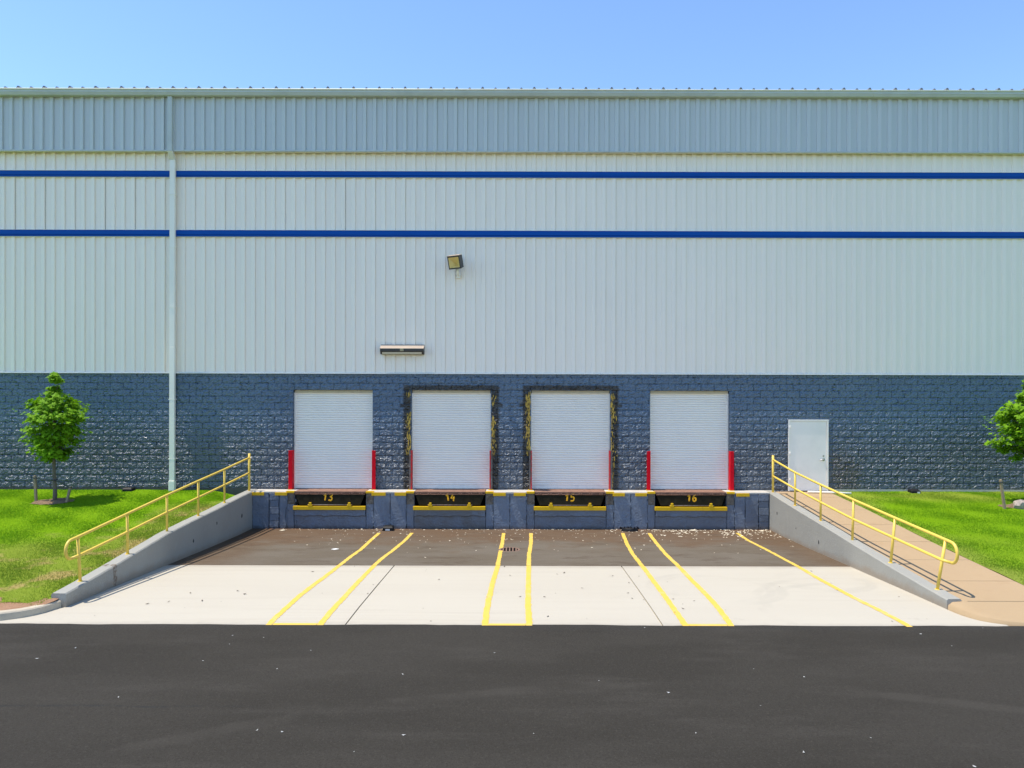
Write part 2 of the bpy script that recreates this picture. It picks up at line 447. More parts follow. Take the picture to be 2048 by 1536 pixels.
# leaves
m = M('maple_leaf', (.17, .34, .010), .6, spec=.12)
m.mix(m.noise(4, 3).step(.35, .7) * .6, (.07, .17, .008)); m.mix(m.noise(17, 2, off=3).step(.5, .75) * .6, (.27, .45, .02))
tr = m.nt.nodes.new('ShaderNodeBsdfTranslucent'); tr.inputs[0].default_value = (.22, .48, .012, 1)
mx = m.nt.nodes.new('ShaderNodeMixShader'); mx.inputs[0].default_value = .25
m.nt.links.new(m.b.outputs[0], mx.inputs[1]); m.nt.links.new(tr.outputs[0], mx.inputs[2])
m.nt.links.new(mx.outputs[0], m.nt.nodes['Material Output'].inputs[0])
LEAF = m.m
FLECK = plain('dry_leaf_bits', (.72, .63, .47), .8, var=.5, scale=30)
FLECKD = plain('dark_leaf_bits', (.12, .095, .07), .8, var=.5, scale=30)
FLECKG = plain('pale_road_flecks', (.42, .42, .40), .8, var=.4, scale=30)

# ------------------------------------------------------------------ ground, road, apron
def grid(x0, x1, y0, y1, nx, ny, zf):
    mb = MB()
    vs = [(x0 + (x1 - x0) * i / nx, y0 + (y1 - y0) * j / ny) for j in range(ny + 1) for i in range(nx + 1)]
    mb.add([(x, y, zf(x, y)) for x, y in vs], [(j * (nx + 1) + i, j * (nx + 1) + i + 1, (j + 1) * (nx + 1) + i + 1, (j + 1) * (nx + 1) + i) for j in range(ny) for i in range(nx)], True)
    return mb
def strip_surface(x0, x1, ys, dz=0.0, thick=.12):
    """a slab that follows the ground profile between x0 and x1"""
    top = [(y, zg(y) + dz) for y in ys]
    prof = top + [(ys[-1], top[-1][1] - thick), (ys[0], top[0][1] - thick)]
    return MB().extr_x(prof, x0, x1)

tag(obj('ground', MB().add([(-2500, -2500, -.75), (2500, -2500, -.75), (2500, 2500, -.75), (-2500, 2500, -.75)], [(0, 1, 2, 3)]), TURF), kind='structure')
# the road's edge towards the apron is slightly uneven
mb = MB()
xs = np.arange(-60, 60.01, .25)
edge_y = 11.5 + .012 * np.sin(xs * 2.1) + rng.normal(0, .006, len(xs)) + .008 * np.sin(xs * .7 + 1)
n = len(xs)
vs = [(x, -45, .004) for x in xs] + [(x, y, .004) for x, y in zip(xs, edge_y)] + [(x, y, -.2) for x, y in zip(xs, edge_y)]
mb.add(vs, [(i, i + 1, n + i + 1, n + i) for i in range(n - 1)] + [(n + i, n + i + 1, 2 * n + i + 1, 2 * n + i) for i in range(n - 1)])
tag(obj('road', mb, ROAD), kind='structure')

JY = 16.06                                      # joint between concrete and asphalt
ysA = list(np.linspace(11.42, JY, 30)); ysB = list(np.linspace(JY + .008, YD + .3, 30))
apron = tag(obj('concrete_apron', strip_surface(XL - .1, XR + .1, ysA, -.03, .3), KERB), kind='structure')
g = .012
obj('slab', strip_surface(XL + .002, -2.775 - g, ysA), APRON, apron)
obj('slab', strip_surface(-2.775 + g, 2.357 - g, ysA), APRON, apron)
obj('slab', strip_surface(2.357 + g, XR - .002, ysA), APRON, apron)
# the flares of the slab beyond the walls' ends
def flare(pts, sgn):
    mb = MB(); top = []
    for x, y in pts: top.append((x, y, zg(y)))
    ring = top + [(pts[-1][0], 11.42, 0.0), (pts[0][0], 11.42, 0.0)]
    if sgn > 0: ring = ring[::-1]
    mb.add(ring, [tuple(range(len(ring)))])
    return mb
KL = [(-7.96, 12.5), (-8.0, 12.3), (-8.05, 12.1), (-8.13, 11.95), (-8.24, 11.82), (-8.48, 11.66), (-8.9, 11.56), (-9.6, 11.52), (-12, 11.51), (-30, 11.51)]
KR = [(7.53, 12.45), (7.54, 12.25), (7.56, 12.1), (7.61, 11.94), (7.68, 11.8), (7.80, 11.68), (7.97, 11.58), (8.4, 11.52), (10, 11.5), (30, 11.5)]
def tri_flare(pts, xin):
    mb = MB()
    vs = []
    for x, y in pts: vs += [(x, y, zg(y) - .001), (x, 11.42, -.001)]
    mb.add(vs, [(2 * i, 2 * i + 1, 2 * i + 3, 2 * i + 2) for i in range(len(pts) - 1)])
    return mb
obj('flare', tri_flare([(XL, 12.5)] + KL[1:], XL), APRON, apron)
obj('flare', tri_flare([(XR, 12.45)] + KR[1:7], XR), APRON, apron)

well = tag(obj('truck_well_asphalt', strip_surface(XL - .05, XR + .05, ysB), WELL), kind='structure')

# yellow bay lines, hand painted and slightly wavy: metres across and away, as they lie on the ground
LINES = [
 [(-3.985, 20.55), (-3.994, 19.6), (-3.966, 18.1), (-3.999, 17.1), (-4.007, 16.15), (-4.02, 14.9), (-4.048, 13.9), (-4.06, 13.2), (-4.035, 12.6), (-4.03, 12.0), (-4.007, 11.47)],
 [(-3.045, 20.55), (-3.06, 19.3), (-3.13, 18.0), (-3.205, 16.85), (-3.225, 16.0), (-3.216, 14.3), (-3.20, 13.0), (-3.20, 12.2), (-3.179, 11.47)],
 [(-.392, 20.55), (-.396, 19.2), (-.418, 17.7), (-.437, 16.03), (-.497, 14.2), (-.52, 13.0), (-.523, 12.1), (-.514, 11.47)],
 [(.404, 20.55), (.362, 18.8), (.288, 17.35), (.266, 16.03), (.232, 14.5), (.202, 13.0), (.196, 12.1), (.199, 11.47)],
 [(3.057, 20.6), (2.923, 18.9), (2.847, 17.5), (2.829, 16.15), (2.788, 14.4), (2.761, 13.0), (2.737, 12.2), (2.724, 11.47)],
 [(3.823, 20.6), (3.723, 18.9), (3.657, 17.4), (3.646, 16.15), (3.594, 14.5), (3.571, 13.3), (3.532, 12.4), (3.463, 11.47)],
 [(6.39, 20.65), (6.334, 19.4), (6.365, 18.1), (6.34, 16.02), (6.275, 14.7), (6.264, 13.3), (6.31, 12.3), (6.33, 11.9), (6.327, 11.45)]]
def ribbon(pts, y0, y1, w):
    mb = MB(); ys = [p[1] for p in pts][::-1]; xs_ = [p[0] for p in pts][::-1]
    cut = sorted(set([y0, y1] + [y for y in list(ysA) + list(ysB) + list(np.arange(y0, y1, .12)) if y0 < y < y1]))
    vs = []
    for y in cut:
        x = float(np.interp(y, ys, xs_)) + random.uniform(-.006, .006); h = w / 2 + random.uniform(-.006, .006)
        vs += [(x - h, y, zg(y) + .005), (x + h, y, zg(y) + .005)]
    return mb.add(vs, [(2 * i, 2 * i + 1, 2 * i + 3, 2 * i + 2) for i in range(len(cut) - 1)])
for L in LINES:
    obj('bay_line', ribbon(L, L[-1][1], JY - .002, .105), LINE, apron, fix=False)
    obj('bay_line', ribbon(L, JY + .012, L[0][1], .10), LINE, well, fix=False)
for a, b in ((0, 1), (2, 3), (4, 5)):
    x0, x1 = LINES[a][-1][0], LINES[b][-1][0]
    obj('bay_line', MB().add([(x0 + .06, 11.47, .0055), (x1 - .06, 11.47, .0055), (x1 - .06, 11.56, .0045), (x0 + .06, 11.56, .0045)], [(0, 1, 2, 3)]), LINE, apron, fix=False)

# drain grate
dg = thing('drain_grate', (-.19, 18.05, zg(18.05)), 'rusty round drain grate with slots in the asphalt between the middle yellow lines', 'drain')
mb = MB(); z0 = zg(18.05) + .012
ro, ri, n = .27, .215, 28
mb.add([(-.19 + r * math.cos(2 * math.pi * k / n), 18.05 + r * math.sin(2 * math.pi * k / n), z0 + (0 if r < .26 else -.002)) for r in (ro, ri) for k in range(n)],
       [(k, (k + 1) % n, n + (k + 1) % n, n + k) for k in range(n)])
obj('frame', mb, CASTI, dg)
obj('sump_shade', MB().add([(-.19 + .25 * math.cos(2 * math.pi * k / n), 18.05 + .25 * math.sin(2 * math.pi * k / n), z0 - .004) for k in range(n)], [tuple(range(n))]), DARK, dg)  # flat dark disc for the shade below the bars, no real depth
for k in range(5):
    x = -.19 + (k - 2) * .082; h = math.sqrt(ri * ri - (x + .19) ** 2)
    obj('bar', MB().box(x - .017, x + .017, 18.05 - h, 18.05 + h, z0 - .003, z0 + .002), CASTI, dg)

# ------------------------------------------------------------------ kerb, soil, sidewalk, lawns
def kerb(pts, h, w):
    mb = MB(); rows = []
    for i, (x, y) in enumerate(pts):
        a = Vector(pts[max(i - 1, 0)]); b = Vector(pts[min(i + 1, len(pts) - 1)])
        t = (b - a).normalized(); nrm = Vector((-t.y, t.x)) * -1
        if nrm.y < 0 and abs(nrm.y) > abs(nrm.x): nrm = -nrm
        if abs(nrm.x) >= abs(nrm.y) and nrm.x > 0: nrm = -nrm
        z = zg(y)
        rows.append([(x, y, z - .1), (x + nrm.x * .015, y + nrm.y * .015, z + h - .02), (x + nrm.x * .035, y + nrm.y * .035, z + h), (x + nrm.x * w, y + nrm.y * w, z + h), (x + nrm.x * w, y + nrm.y * w, z - .1)])
    n = 5
    vs = [p for r in rows for p in r]
    fs = [(i * n + k, i * n + (k + 1) % n, (i + 1) * n + (k + 1) % n, (i + 1) * n + k) for i in range(len(rows) - 1) for k in range(n)]
    fs += [tuple(range(n)), tuple((len(rows) - 1) * n + k for k in range(n))]
    return mb.add(vs, fs)
tag(obj('kerb', kerb(KL, .125, .16), KERB), kind='structure')
def soil_grid():
    kx = [p[0] for p in KL][::-1]; ky = [p[1] for p in KL][::-1]
    mb = MB(); nx, ny = 110, 10; vs = []
    for j in range(ny + 1):
        for i in range(nx + 1):
            x = -30 + (30 - 8.02) * (i / nx) ** .5; ya = float(np.interp(x, kx, ky)) + .10; y = ya + (12.95 - ya) * j / ny
            vs.append((x, y, zbase(y) + .002 + .012 * math.sin(x * 7 + y * 3) * math.sin(y * 9)))
    return mb.add(vs, [(j * (nx + 1) + i, j * (nx + 1) + i + 1, (j + 1) * (nx + 1) + i + 1, (j + 1) * (nx + 1) + i) for j in range(ny) for i in range(nx)], True)
tag(obj('bare_soil', soil_grid(), SOIL), kind='structure')

def lawn_front(x): return 12.28 + .12 * math.sin(x * 1.7) + .09 * math.sin(x * 4.3 + 1)
def lawn_grid(x0, x1, nx, ny, yf, zf):
    mb = MB(); vs = []
    for j in range(ny + 1):
        for i in range(nx + 1):
            x = x0 + (x1 - x0) * i / nx; y = yf(x) + (YW + .1 - yf(x)) * j / ny
            vs.append((x, y, zf(x, y) + .012 * math.sin(x * 3.1 + y * 2.3) * math.sin(y * 1.9 - x)))
    return mb.add(vs, [(j * (nx + 1) + i, j * (nx + 1) + i + 1, (j + 1) * (nx + 1) + i + 1, (j + 1) * (nx + 1) + i) for j in range(ny) for i in range(nx)], True)
tag(obj('lawn', lawn_grid(-30, -8.14, 150, 60, lawn_front, zlawn_l), TURF), 'bright green mown lawn sloping beside the left retaining wall', 'lawn', kind='structure')
tag(obj('lawn', lawn_grid(9.49, 30, 150, 60, lambda x: 11.62, zlawn_r), TURF), kind='structure')
def blades(name, x0, x1, zf, yf, count, tall):
    x = rng.uniform(x0, x1, count); u = rng.uniform(0, 1, count)
    y0 = np.array([yf(a) for a in x]) - np.abs(rng.normal(0, .05, count)) * (x < 0); y = y0 + (YW - .05 - y0) * u
    z = np.array([zf(a, b) for a, b in zip(x, y)])
    h = rng.uniform(.4, 1, count) * tall; w = rng.uniform(.006, .012, count)
    a = rng.uniform(0, 2 * np.pi, count); lean = rng.uniform(0, .9, count) * h; b = rng.uniform(0, 2 * np.pi, count)
    v = np.empty((count, 3, 3), np.float32)
    v[:, 0] = np.stack([x - np.cos(a) * w, y - np.sin(a) * w, z - .01], 1)
    v[:, 1] = np.stack([x + np.cos(a) * w, y + np.sin(a) * w, z - .01], 1)
    v[:, 2] = np.stack([x + np.cos(b) * lean, y + np.sin(b) * lean, z + h], 1)
    me = bpy.data.meshes.new(name)
    me.vertices.add(count * 3); me.vertices.foreach_set('co', v.ravel())
    me.loops.add(count * 3); me.loops.foreach_set('vertex_index', np.arange(count * 3, dtype=np.int32))
    me.polygons.add(count); me.polygons.foreach_set('loop_start', np.arange(0, count * 3, 3, dtype=np.int32))
    me.update(); me.materials.append(BLADE)
    return tag(put(name, me), kind='stuff')
blades('grass', -17.5, -8.16, zlawn_l, lawn_front, 190000, .032)
blades('grass', 9.5, 17.5, zlawn_r, lambda x: 11.65, 170000, .032)

walk = tag(put('sidewalk', None, (8.6, 16, .3)), kind='structure')
WX0, WX1 = XR + TW + .004, 9.48
cuts = [21.66, 20.85, 19.25, 17.75, 16.3, 14.9, 13.55, 12.46]
for a, b in zip(cuts[1:], cuts):
    ys = list(np.linspace(a + .006, b - .006, 6))
    prof = [(y, zwalk(y)) for y in ys] + [(ys[-1], zwalk(ys[-1]) - .12), (ys[0], zwalk(ys[0]) - .12)]
    obj('slab', MB().extr_x(prof, WX0, WX1), WALK, walk)
mb = MB(); vs = []                               # the flared front of the sidewalk with its rolled edge
KR2 = [(7.80, 12.452)] + KR[:9] + [(30, 11.5)]
rows = []
for x, y in KR[:9]:
    hgt = float(np.interp(x, [7.5, 8.0, 8.8, 10], [.10, .05, .012, .008]))
    back_x = max(x + .12, WX0 if y > 12 else x + .06)
    rows.append([(x, y, zg(y) - .15), (x + .02, y + .02, zg(y) + hgt * .75), (x + .09, y + .07, max(zg(y) + hgt, zwalk(y + .07) * .9)), (x + .25, max(y + .2, 12.0) if x < 9 else 12.0, zwalk(max(y + .2, 12.0))), (max(x + .3, 7.9), 12.45, zwalk(12.45) - .001)])
n = 5
obj('flare', MB().add([p for r in rows for p in r], [(i * n + k, i * n + k + 1, (i + 1) * n + k + 1, (i + 1) * n + k) for i in range(len(rows) - 1) for k in range(n - 1)], True), WALK, walk)
obj('kerb_strip', MB().add([(9.9, 11.5, -.1), (30, 11.5, -.1), (30, 11.5, .10), (9.9, 11.5, .02), (9.9, 11.66, .03), (30, 11.66, .10)], [(0, 1, 2, 3), (3, 2, 5, 4)]), KERB, walk)

# ------------------------------------------------------------------ retaining walls
def ret_wall(name, x_in, sgn, zf, label):
    t = thing(name, (x_in + sgn * TW / 2, 16.8, 0), label, 'wall')
    ys = list(np.linspace(12.45, YW - .02, 64))
    rr = random.Random(3 if sgn < 0 else 4); mb = MB(); rows = []
    for i, y in enumerate(ys):
        w1 = .006 * math.sin(y * 2.3) + rr.uniform(-.003, .003); w2 = .008 * math.sin(y * 1.1 + 2) + rr.uniform(-.002, .002)
        z = zf(y) + w2; c = .022
        zb = zg(min(y, YD)) - .3
        xi, xo = x_in - sgn * .004 * 0 + sgn * w1 * .4, x_in + sgn * (TW + w1)
        rows.append([(xi, y, zb), (xi, y, z - c), (xi + sgn * c, y, z), (xo - sgn * c, y, z + .003), (xo, y, z - c), (xo, y, zb)])
    n = 6
    mb.add([p for r in rows for p in r], [(i * n + k, i * n + (k + 1) % n, (i + 1) * n + (k + 1) % n, (i + 1) * n + k) for i in range(len(rows) - 1) for k in range(n)] + [tuple(range(n)), tuple((len(rows) - 1) * n + k for k in range(n))])
    obj('wall_body', mb, RET, t)
    return t
wl = ret_wall('retaining_wall', XL, -1, zl, 'long sloping grey concrete retaining wall beside the left lawn')
wr = ret_wall('retaining_wall', XR, 1, zr, 'sloping grey concrete retaining wall beside the tan sidewalk')
def tie(parent, x, sgn, y, z, r, parts=9):
    rr = random.Random(int(y * 100))
    ring = [(x, y + r * .8 * math.cos(k * 2 * math.pi / parts) * rr.uniform(.6, 1.1), z + r * 1.3 * math.sin(k * 2 * math.pi / parts) * rr.uniform(.6, 1.1)) for k in range(parts)]
    mb = MB(); mb.prism(ring, [(x - sgn * .006, *p[1:]) for p in ring])
    obj('tie_hole_disc', mb, TIEH, parent)  # a dark disc on the wall face, painted shade instead of a real hole
for y, z, r in ((20.6, .18, .04), (19.2, .02, .022), (17.75, -.04, .045)): tie(wr, XR + .002, 1, y, z, r)
for y, z, r in ((17.35, .05, .035), (18.7, .22, .04), (20.4, .10, .05)): tie(wl, XL - .002, -1, y, z, r)

# ------------------------------------------------------------------ handrails
def handrail(label, x0, posts, lean, ztop, zmid, zfoot, yend, sgn):
    t = thing('handrail', (x0, posts[0], zfoot(posts[0])), label, 'handrail', 'yellow pipe handrails on the ramp walls')
    r = .028
    X = lambda y, k=1.: x0 + sgn * lean(y) * k
    first = posts[0]
    top = [(X(first), first, ztop(first))] + [(X(y), y, ztop(y)) for y in np.linspace(first, posts[-1] - .05, 24)[1:]]
    yb = posts[-1] - .06
    # the bend that returns into the lower rail
    a = Vector((X(yb), yb, ztop(yb))); rad = (ztop(yb) - zmid(yb)) / 2
    pts = list(top)
    cz = (ztop(yend + rad) + zmid(yend + rad)) / 2
    for k in range(0, 13):
        an = math.pi / 2 + math.pi * k / 12
        pts.append((X(yend + .1), yend + rad * .95 + rad * .95 * math.cos(an), cz + rad * math.sin(an)))
    obj('top_rail', MB().tube(pts, r, 12), RAIL, t)
    lo = [(X(yend + .1, .9), yend + rad * .95 + .02, cz - rad), *[(X(y, .55), y, zmid(y)) for y in np.linspace(posts[-1], posts[0], 24)]]
    lo = [pts[-1]] + lo[1:]
    obj('mid_rail', MB().tube(lo, r * .97, 12), RAIL, t)
    for i, y in enumerate(posts):
        zt = ztop(y) + (.13 if i == 0 else -.012)
        p = obj('post', MB().tube([(x0, y, zfoot(y) - .01), (X(y), y, zt)],   .027 if i else .034, 12), RAIL, t)
        obj('base_collar', MB().tube([(x0, y, zfoot(y) - .02), (x0, y, zfoot(y) + .006)], .042, 12), RAIL, p)
    return t
pr = [21.3, 19.6, 17.95, 16.25, 14.58, 12.96]
handrail('yellow handrail on the right retaining wall, beside the tan sidewalk', XR + .13, pr, lambda y: float(np.interp(y, [12.5, 12.96, 14.58, 16.25, 18], [.16, .15, .09, .03, 0])),
         lambda y: float(np.interp(y, [12.5, 12.96, 14.58, 16.25, 17.95, 19.6, 21.3], [1.045, 1.08, 1.17, 1.27, 1.375, 1.476, 1.65])),
         lambda y: float(np.interp(y, [12.5, 12.96, 16.25, 19.6, 21.3], [.68, .71, .83, 1.03, 1.16])), zr, 12.62, 1)
pl = [21.3, 19.5, 17.9, 16.3, 14.66, 13.07]
handrail('yellow handrail on the left retaining wall, beside the lawn', XL - .13, pl, lambda y: float(np.interp(y, [12.5, 13.07, 14.66, 16.3], [.05, .045, .01, 0])),
         lambda y: float(np.interp(y, [12.6, 13.07, 14.66, 16.3, 17.9, 19.5, 21.3], [1.04, 1.07, 1.205, 1.335, 1.44, 1.54, 1.67])),
         lambda y: float(np.interp(y, [12.6, 13.07, 14.66, 16.3, 19.5, 21.3], [.70, .73, .83, .94, 1.11, 1.22])), zl, 12.72, -1)

# ------------------------------------------------------------------ the warehouse
X0, X1 = -22.0, 22.0
wh = thing('warehouse', (0, YW, ZF), 'large white warehouse with blue stripes above a dark blue grey block base', 'warehouse')
ZB = 4.21                                      # top of the block base
DW, DT = 1.21, 3.702                            # half width and head of the dock doors
PD0, PD1, PDT = 8.245, 9.475, 2.84             # the person door
holes = [(d - DW, d + DW, DT) for d in DOORC] + [(PD0, PD1, PDT)]
bw = put('block_wall', None, (0, YW, ZF), wh)
# backing with openings
mb = MB(); x = X0
for a, b, t in sorted(holes):
    mb.box(x, a, YW - .0195, YW + .26, -.3, ZB); mb.box(a, b, YW - .0195, YW + .26, t, ZB)
    if a > 8: mb.box(a, b, YW - .0195, YW + .26, -.3, .655)
    x = b
mb.box(x, X1, YW - .0195, YW + .26, -.3, ZB)
PAINTS = plain('blue_grey_jamb_paint', (.075, .10, .14), .4, var=.3)
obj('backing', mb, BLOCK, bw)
# split-face block shapes, unit width .397 and height .19, shared
BWID, BHT = .4, .2
def block_mesh(seed):
    """a split face: a few broken planes with smooth chipped ripples running mostly up to the right"""
    rr = random.Random(seed); nx, ny = 12, 6
    planes = [(rr.uniform(-.012, .012), rr.uniform(-.03, .03), rr.uniform(.024, .027)) for _ in range(4)]
    waves = []
    for _ in range(11):
        lam = rr.choice((.055, .07, .09, .12)); a = math.radians(rr.gauss(118, 34))
        waves.append((2 * math.pi / lam * math.cos(a), 2 * math.pi / lam * math.sin(a), rr.uniform(0, 6.28), 0.0007 * (lam / .075) ** .8))
    mb = MB(); w, h = BWID - .0035, BHT - .0035; vs = []
    for j in range(ny + 1):
        for i in range(nx + 1):
            u, v = i / nx - .5, j / ny - .5
            px, pz = u * w, v * h
            e = min(min(.5 - abs(u), .06) / .06, min(.5 - abs(v), .12) / .12)
            q = sum(am * math.sin(kx * px + kz * pz + ph) for kx, kz, ph, am in waves)
            d = min(a * px + b * pz + c for a, b, c in planes) + q + .35 * abs(q)
            vs.append((px, -((max(d, .010) - .019) * min(e * 1.5, 1) + .022), pz))
    fs = []
    for j in range(ny):
        for i in range(nx):
            a = j * (nx + 1) + i; fs.append((a, a + 1, a + nx + 2, a + nx + 1))
    mb.add(vs, fs, True)
    o = len(vs)
    border = [i for i in range(nx)] + [nx + j * (nx + 1) for j in range(ny)] + [(ny + 1) * (nx + 1) - 1 - i for i in range(nx)] + [(ny - j) * (nx + 1) for j in range(ny)]
    nb = len(border)
    mb.v += [(vs[k][0], .035, vs[k][2]) for k in border]
    for k in range(nb): mb.f.append((border[k], o + k, o + (k + 1) % nb, border[(k + 1) % nb])); mb.sm.append(True)
    return mb
blk = [block_mesh(100 + k) for k in range(18)]
blk_me = [b.mesh('block', BLOCK) for b in blk]
cells = []
z = 4.105 + BHT / 4 - .001; course = 0
while z > .55:
    hs = .5 if course == 0 else 1.0
    x = X0 - (BWID / 2 if course % 2 else 0)
    while x < X1:
        a, b = x, x + BWID
        segs = [(a, b)]
        for h0, h1, ht in holes:
            if z - BHT * .5 * hs < ht - .02:
                ns = []
                for s0, s1 in segs:
                    if h1 <= s0 or h0 >= s1: ns.append((s0, s1)); continue
                    if h0 > s0: ns.append((s0, h0))
                    if h1 < s1: ns.append((h1, s1))
                segs = ns
        for s0, s1 in segs:
            if s1 - s0 > .04: cells.append(((s0 + s1) / 2, z, s1 - s0, hs))
        x += BWID
    z -= BHT if course else BHT * .75; course += 1
cells.sort(key=lambda c: (c[2] < .39 or c[3] < 1, math.hypot(c[0] * .6, c[1] - 1.9)))
rest = MB()
for i, (x, z, w, hs) in enumerate(cells):
    k = rng.integers(len(blk)); flip = rng.random() < .5
    if i < 300:
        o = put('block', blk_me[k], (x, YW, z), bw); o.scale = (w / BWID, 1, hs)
    else:
        sc = w / BWID * 1.0
        rest.add([(x + vx * sc, YW + vy, z + vz * hs) for vx, vy, vz in blk[k].v], blk[k].f, True)
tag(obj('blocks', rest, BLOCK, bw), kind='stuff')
# smooth base course at the foot
for a, b in ((X0, XL - TW - .01), (PD1 + .02, X1)):
    obj('footing', MB().box(a, b, YW - .035, YW + .03, .3, .715), plain('dark_footing_paint', (.05, .05, .052), .6, var=.4) if a < 0 else LEDGE, bw)

# cladding panels: a flat pan that rises slowly and drops sharply, three ribs to a sheet
PW = .9144
def panel_mesh(name, h, mat, deep=.044):
    mb = MB(); p = PW / 3; prof = []
    for k in range(3):
        o = k * p
        prof += [(o + .0005, -.009), (o + .009, -.009), (o + .016, 0), (o + .175, 0), (o + .187, deep * .45), (o + .20, deep * .62), (o + .285, deep), (o + .296, deep)]
    prof = [(-.001, -.007)] + prof + [(PW + .002, -.007)]
    n = len(prof)
    mb.add([(x, -d, 0) for x, d in prof] + [(x, -d, h) for x, d in prof], [(i, i + 1, n + i + 1, n + i) for i in range(n - 1)])
    return mb.mesh(name, mat, fix=False)
PX0 = -15.305 - PW * 8
npan = int((X1 - PX0) / PW) + 1
S2, S1 = (8.36, 8.555), (10.17, 10.355)
ZFB, ZFT = 10.90, 12.56                        # fascia
YC = YW - .012
clad_part = put('wall_cladding', None, (0, YC, ZB), wh)
obj('sheathing', MB().box(X0, X1, YC + .012, YC + .25, ZB + .01, 12.70), DARK, clad_part)
for (za, zb) in ((ZB + .035, S2[0] - .012), (S2[1] + .012, S1[0] - .012), (S1[1] + .012, ZFB + .35)):
    me = panel_mesh('panel', zb - za, WHITE); mid = S2[1] < za < S1[0]
    for k in range(npan):
        o = put('panel', me, (PX0 + k * PW, YC + random.uniform(-.0015, .0015), za), clad_part)
        if mid: o.scale = (1 - random.uniform(.004, .013) * (1 if k < npan * .42 else .45), 1, 1)
for za, zb in (S2, S1):
    # boxed stripe with thin white flashings above and below
    obj('stripe', MB().extr_x([(YC + .02, za), (YC - .066, za), (YC - .072, za + .012), (YC - .072, za + .042), (YC - .045, za + .047), (YC - .045, za + .053), (YC - .072, za + .058), (YC - .078, zb - .02), (YC - .06, zb), (YC + .02, zb)], X0, X1), BLUE, clad_part)
    obj('flashing', MB().extr_x([(YC + .02, zb + .001), (YC - .078, zb + .001), (YC - .078, zb + .012), (YC + .02, zb + .022)], X0, X1), SPOUT, clad_part)
    obj('flashing', MB().extr_x([(YC + .02, za - .02), (YC - .05, za - .02), (YC - .05, za - .001), (YC + .02, za - .001)], X0, X1), TRIMW, clad_part)
obj('base_trim', MB().extr_x([(YC + .03, ZB + .002), (YC - .065, ZB - .012), (YC - .065, ZB + .0), (YC - .045, ZB + .034), (YC + .03, ZB + .036)], X0, X1), TRIMW, clad_part)
# fascia
YF = YC - .18
fas = put('fascia', None, (0, YF, ZFB), wh)
me = panel_mesh('panel', ZFT - ZFB - .035, FASC, .055)
for k in range(npan): put('panel', me, (PX0 + .06 + k * PW, YF + random.uniform(-.001, .001), ZFB + .035), fas)
obj('backing', MB().box(X0, X1, YF + .006, YF + .1, ZFB + .03, 12.70), FASC, fas)
obj('bottom_trim', MB().extr_x([(YF - .046, ZFB), (YF - .046, ZFB + .04), (YF + .01, ZFB + .044), (YF + .01, ZFB)], X0, X1), GUTT, fas)
obj('soffit', MB().box(X0, X1, YF + .011, YC - .034, ZFB + .012, ZFB + .024), TRIMW, fas)
# gutter
YG = YF - .22
gut = MB()
gp = [(YF - .038, 12.53), (YG + .05, 12.53), (YG + .035, 12.545), (YG + .012, 12.60), (YG, 12.615), (YG, 12.66), (YG - .012, 12.675), (YG - .012, 12.715), (YG + .004, 12.715), (YG + .010, 12.62), (YG + .045, 12.56), (YF - .038, 12.545)]
gp = [(y, z) for y, z in gp]
obj('gutter', MB().extr_x(gp, X0, 10.64), GUTT, wh)
obj('gutter', MB().extr_x([(y, z - .003) for y, z in gp], 10.645, X1), GUTT, wh)
obj('bead', MB().tube([(X0, YG - .016, 12.702), (X1, YG - .016, 12.702)], .016, 10), SPOUT, wh)
# roof with standing ribs
roof = put('roof', None, (0, YF, 12.72), wh)
def zroof(y): return 12.735 + (y - YG) * .055
obj('roof_sheet', MB().extr_x([(YG + .03, zroof(YG + .03)), (55, zroof(55)), (55, zroof(55) - .1), (YG + .03, zroof(YG + .03) - .03)], X0, X1), GUTT, roof)
RIBM = plain('dark_rib_end', (.16, .18, .19), .6)
rib_big = MB().prism([(-.055, 0, 0), (-.02, 0, .066), (.02, 0, .066), (.055, 0, 0)], [(-.055, 30, 1.65), (-.02, 30, 1.712), (.02, 30, 1.712), (.055, 30, 1.65)]).mesh('rib', RIBM)
rib_small = MB().prism([(-.045, 0, 0), (-.02, 0, .044), (.02, 0, .044), (.045, 0, 0)], [(-.045, 30, 1.65), (-.02, 30, 1.684), (.02, 30, 1.684), (.045, 30, 1.65)]).mesh('rib', RIBM)
k = 0; x = -15.36 + .37 - .7735 * 9
while x < X1 - .1:
    put('rib', rib_big if k % 2 == 0 else rib_small, (x, YG + .032, zroof(YG + .032)), roof); x += .3868; k += 1
# shell behind, so the building is a volume
obj('side_wall', MB().box(X0, X0 + .2, YW + .3, 54, 0, 12.7), WHITE, wh)
obj('side_wall', MB().box(X1 - .2, X1, YW + .3, 54, 0, 12.7), WHITE, wh)
obj('rear_wall', MB().box(X0, X1, 54.01, 54.2, 0, 14.3), WHITE, wh)
# downspout
DX = -10.46
ds = put('downspout', None, (DX, YC - .09, ZF), wh)
obj('upper_pipe', MB().box(DX - .075, DX + .06, YF - .135, YF - .047, ZFB - .02, 12.535), GUTT, ds, bevel=.008)
obj('elbow', MB().prism([(DX - .075, YF - .137, ZFB - .022), (DX + .068, YF - .137, ZFB - .022), (DX + .068, YF - .03, ZFB - .022), (DX - .075, YF - .03, ZFB - .022)],
                        [(DX - .072, YC - .17, ZFB - .24), (DX + .083, YC - .17, ZFB - .24), (DX + .083, YC - .075, ZFB - .24), (DX - .072, YC - .075, ZFB - .24)]), TRIMW, ds)
obj('pipe', MB().box(DX - .075, DX + .08, YC - .172, YC - .078, 5.0, ZFB - .242), SPOUT, ds, bevel=.008)
obj('pipe', MB().box(DX - .069, DX + .086, YC - .178, YC - .084, .95, 4.998), SPOUT, ds, bevel=.008)
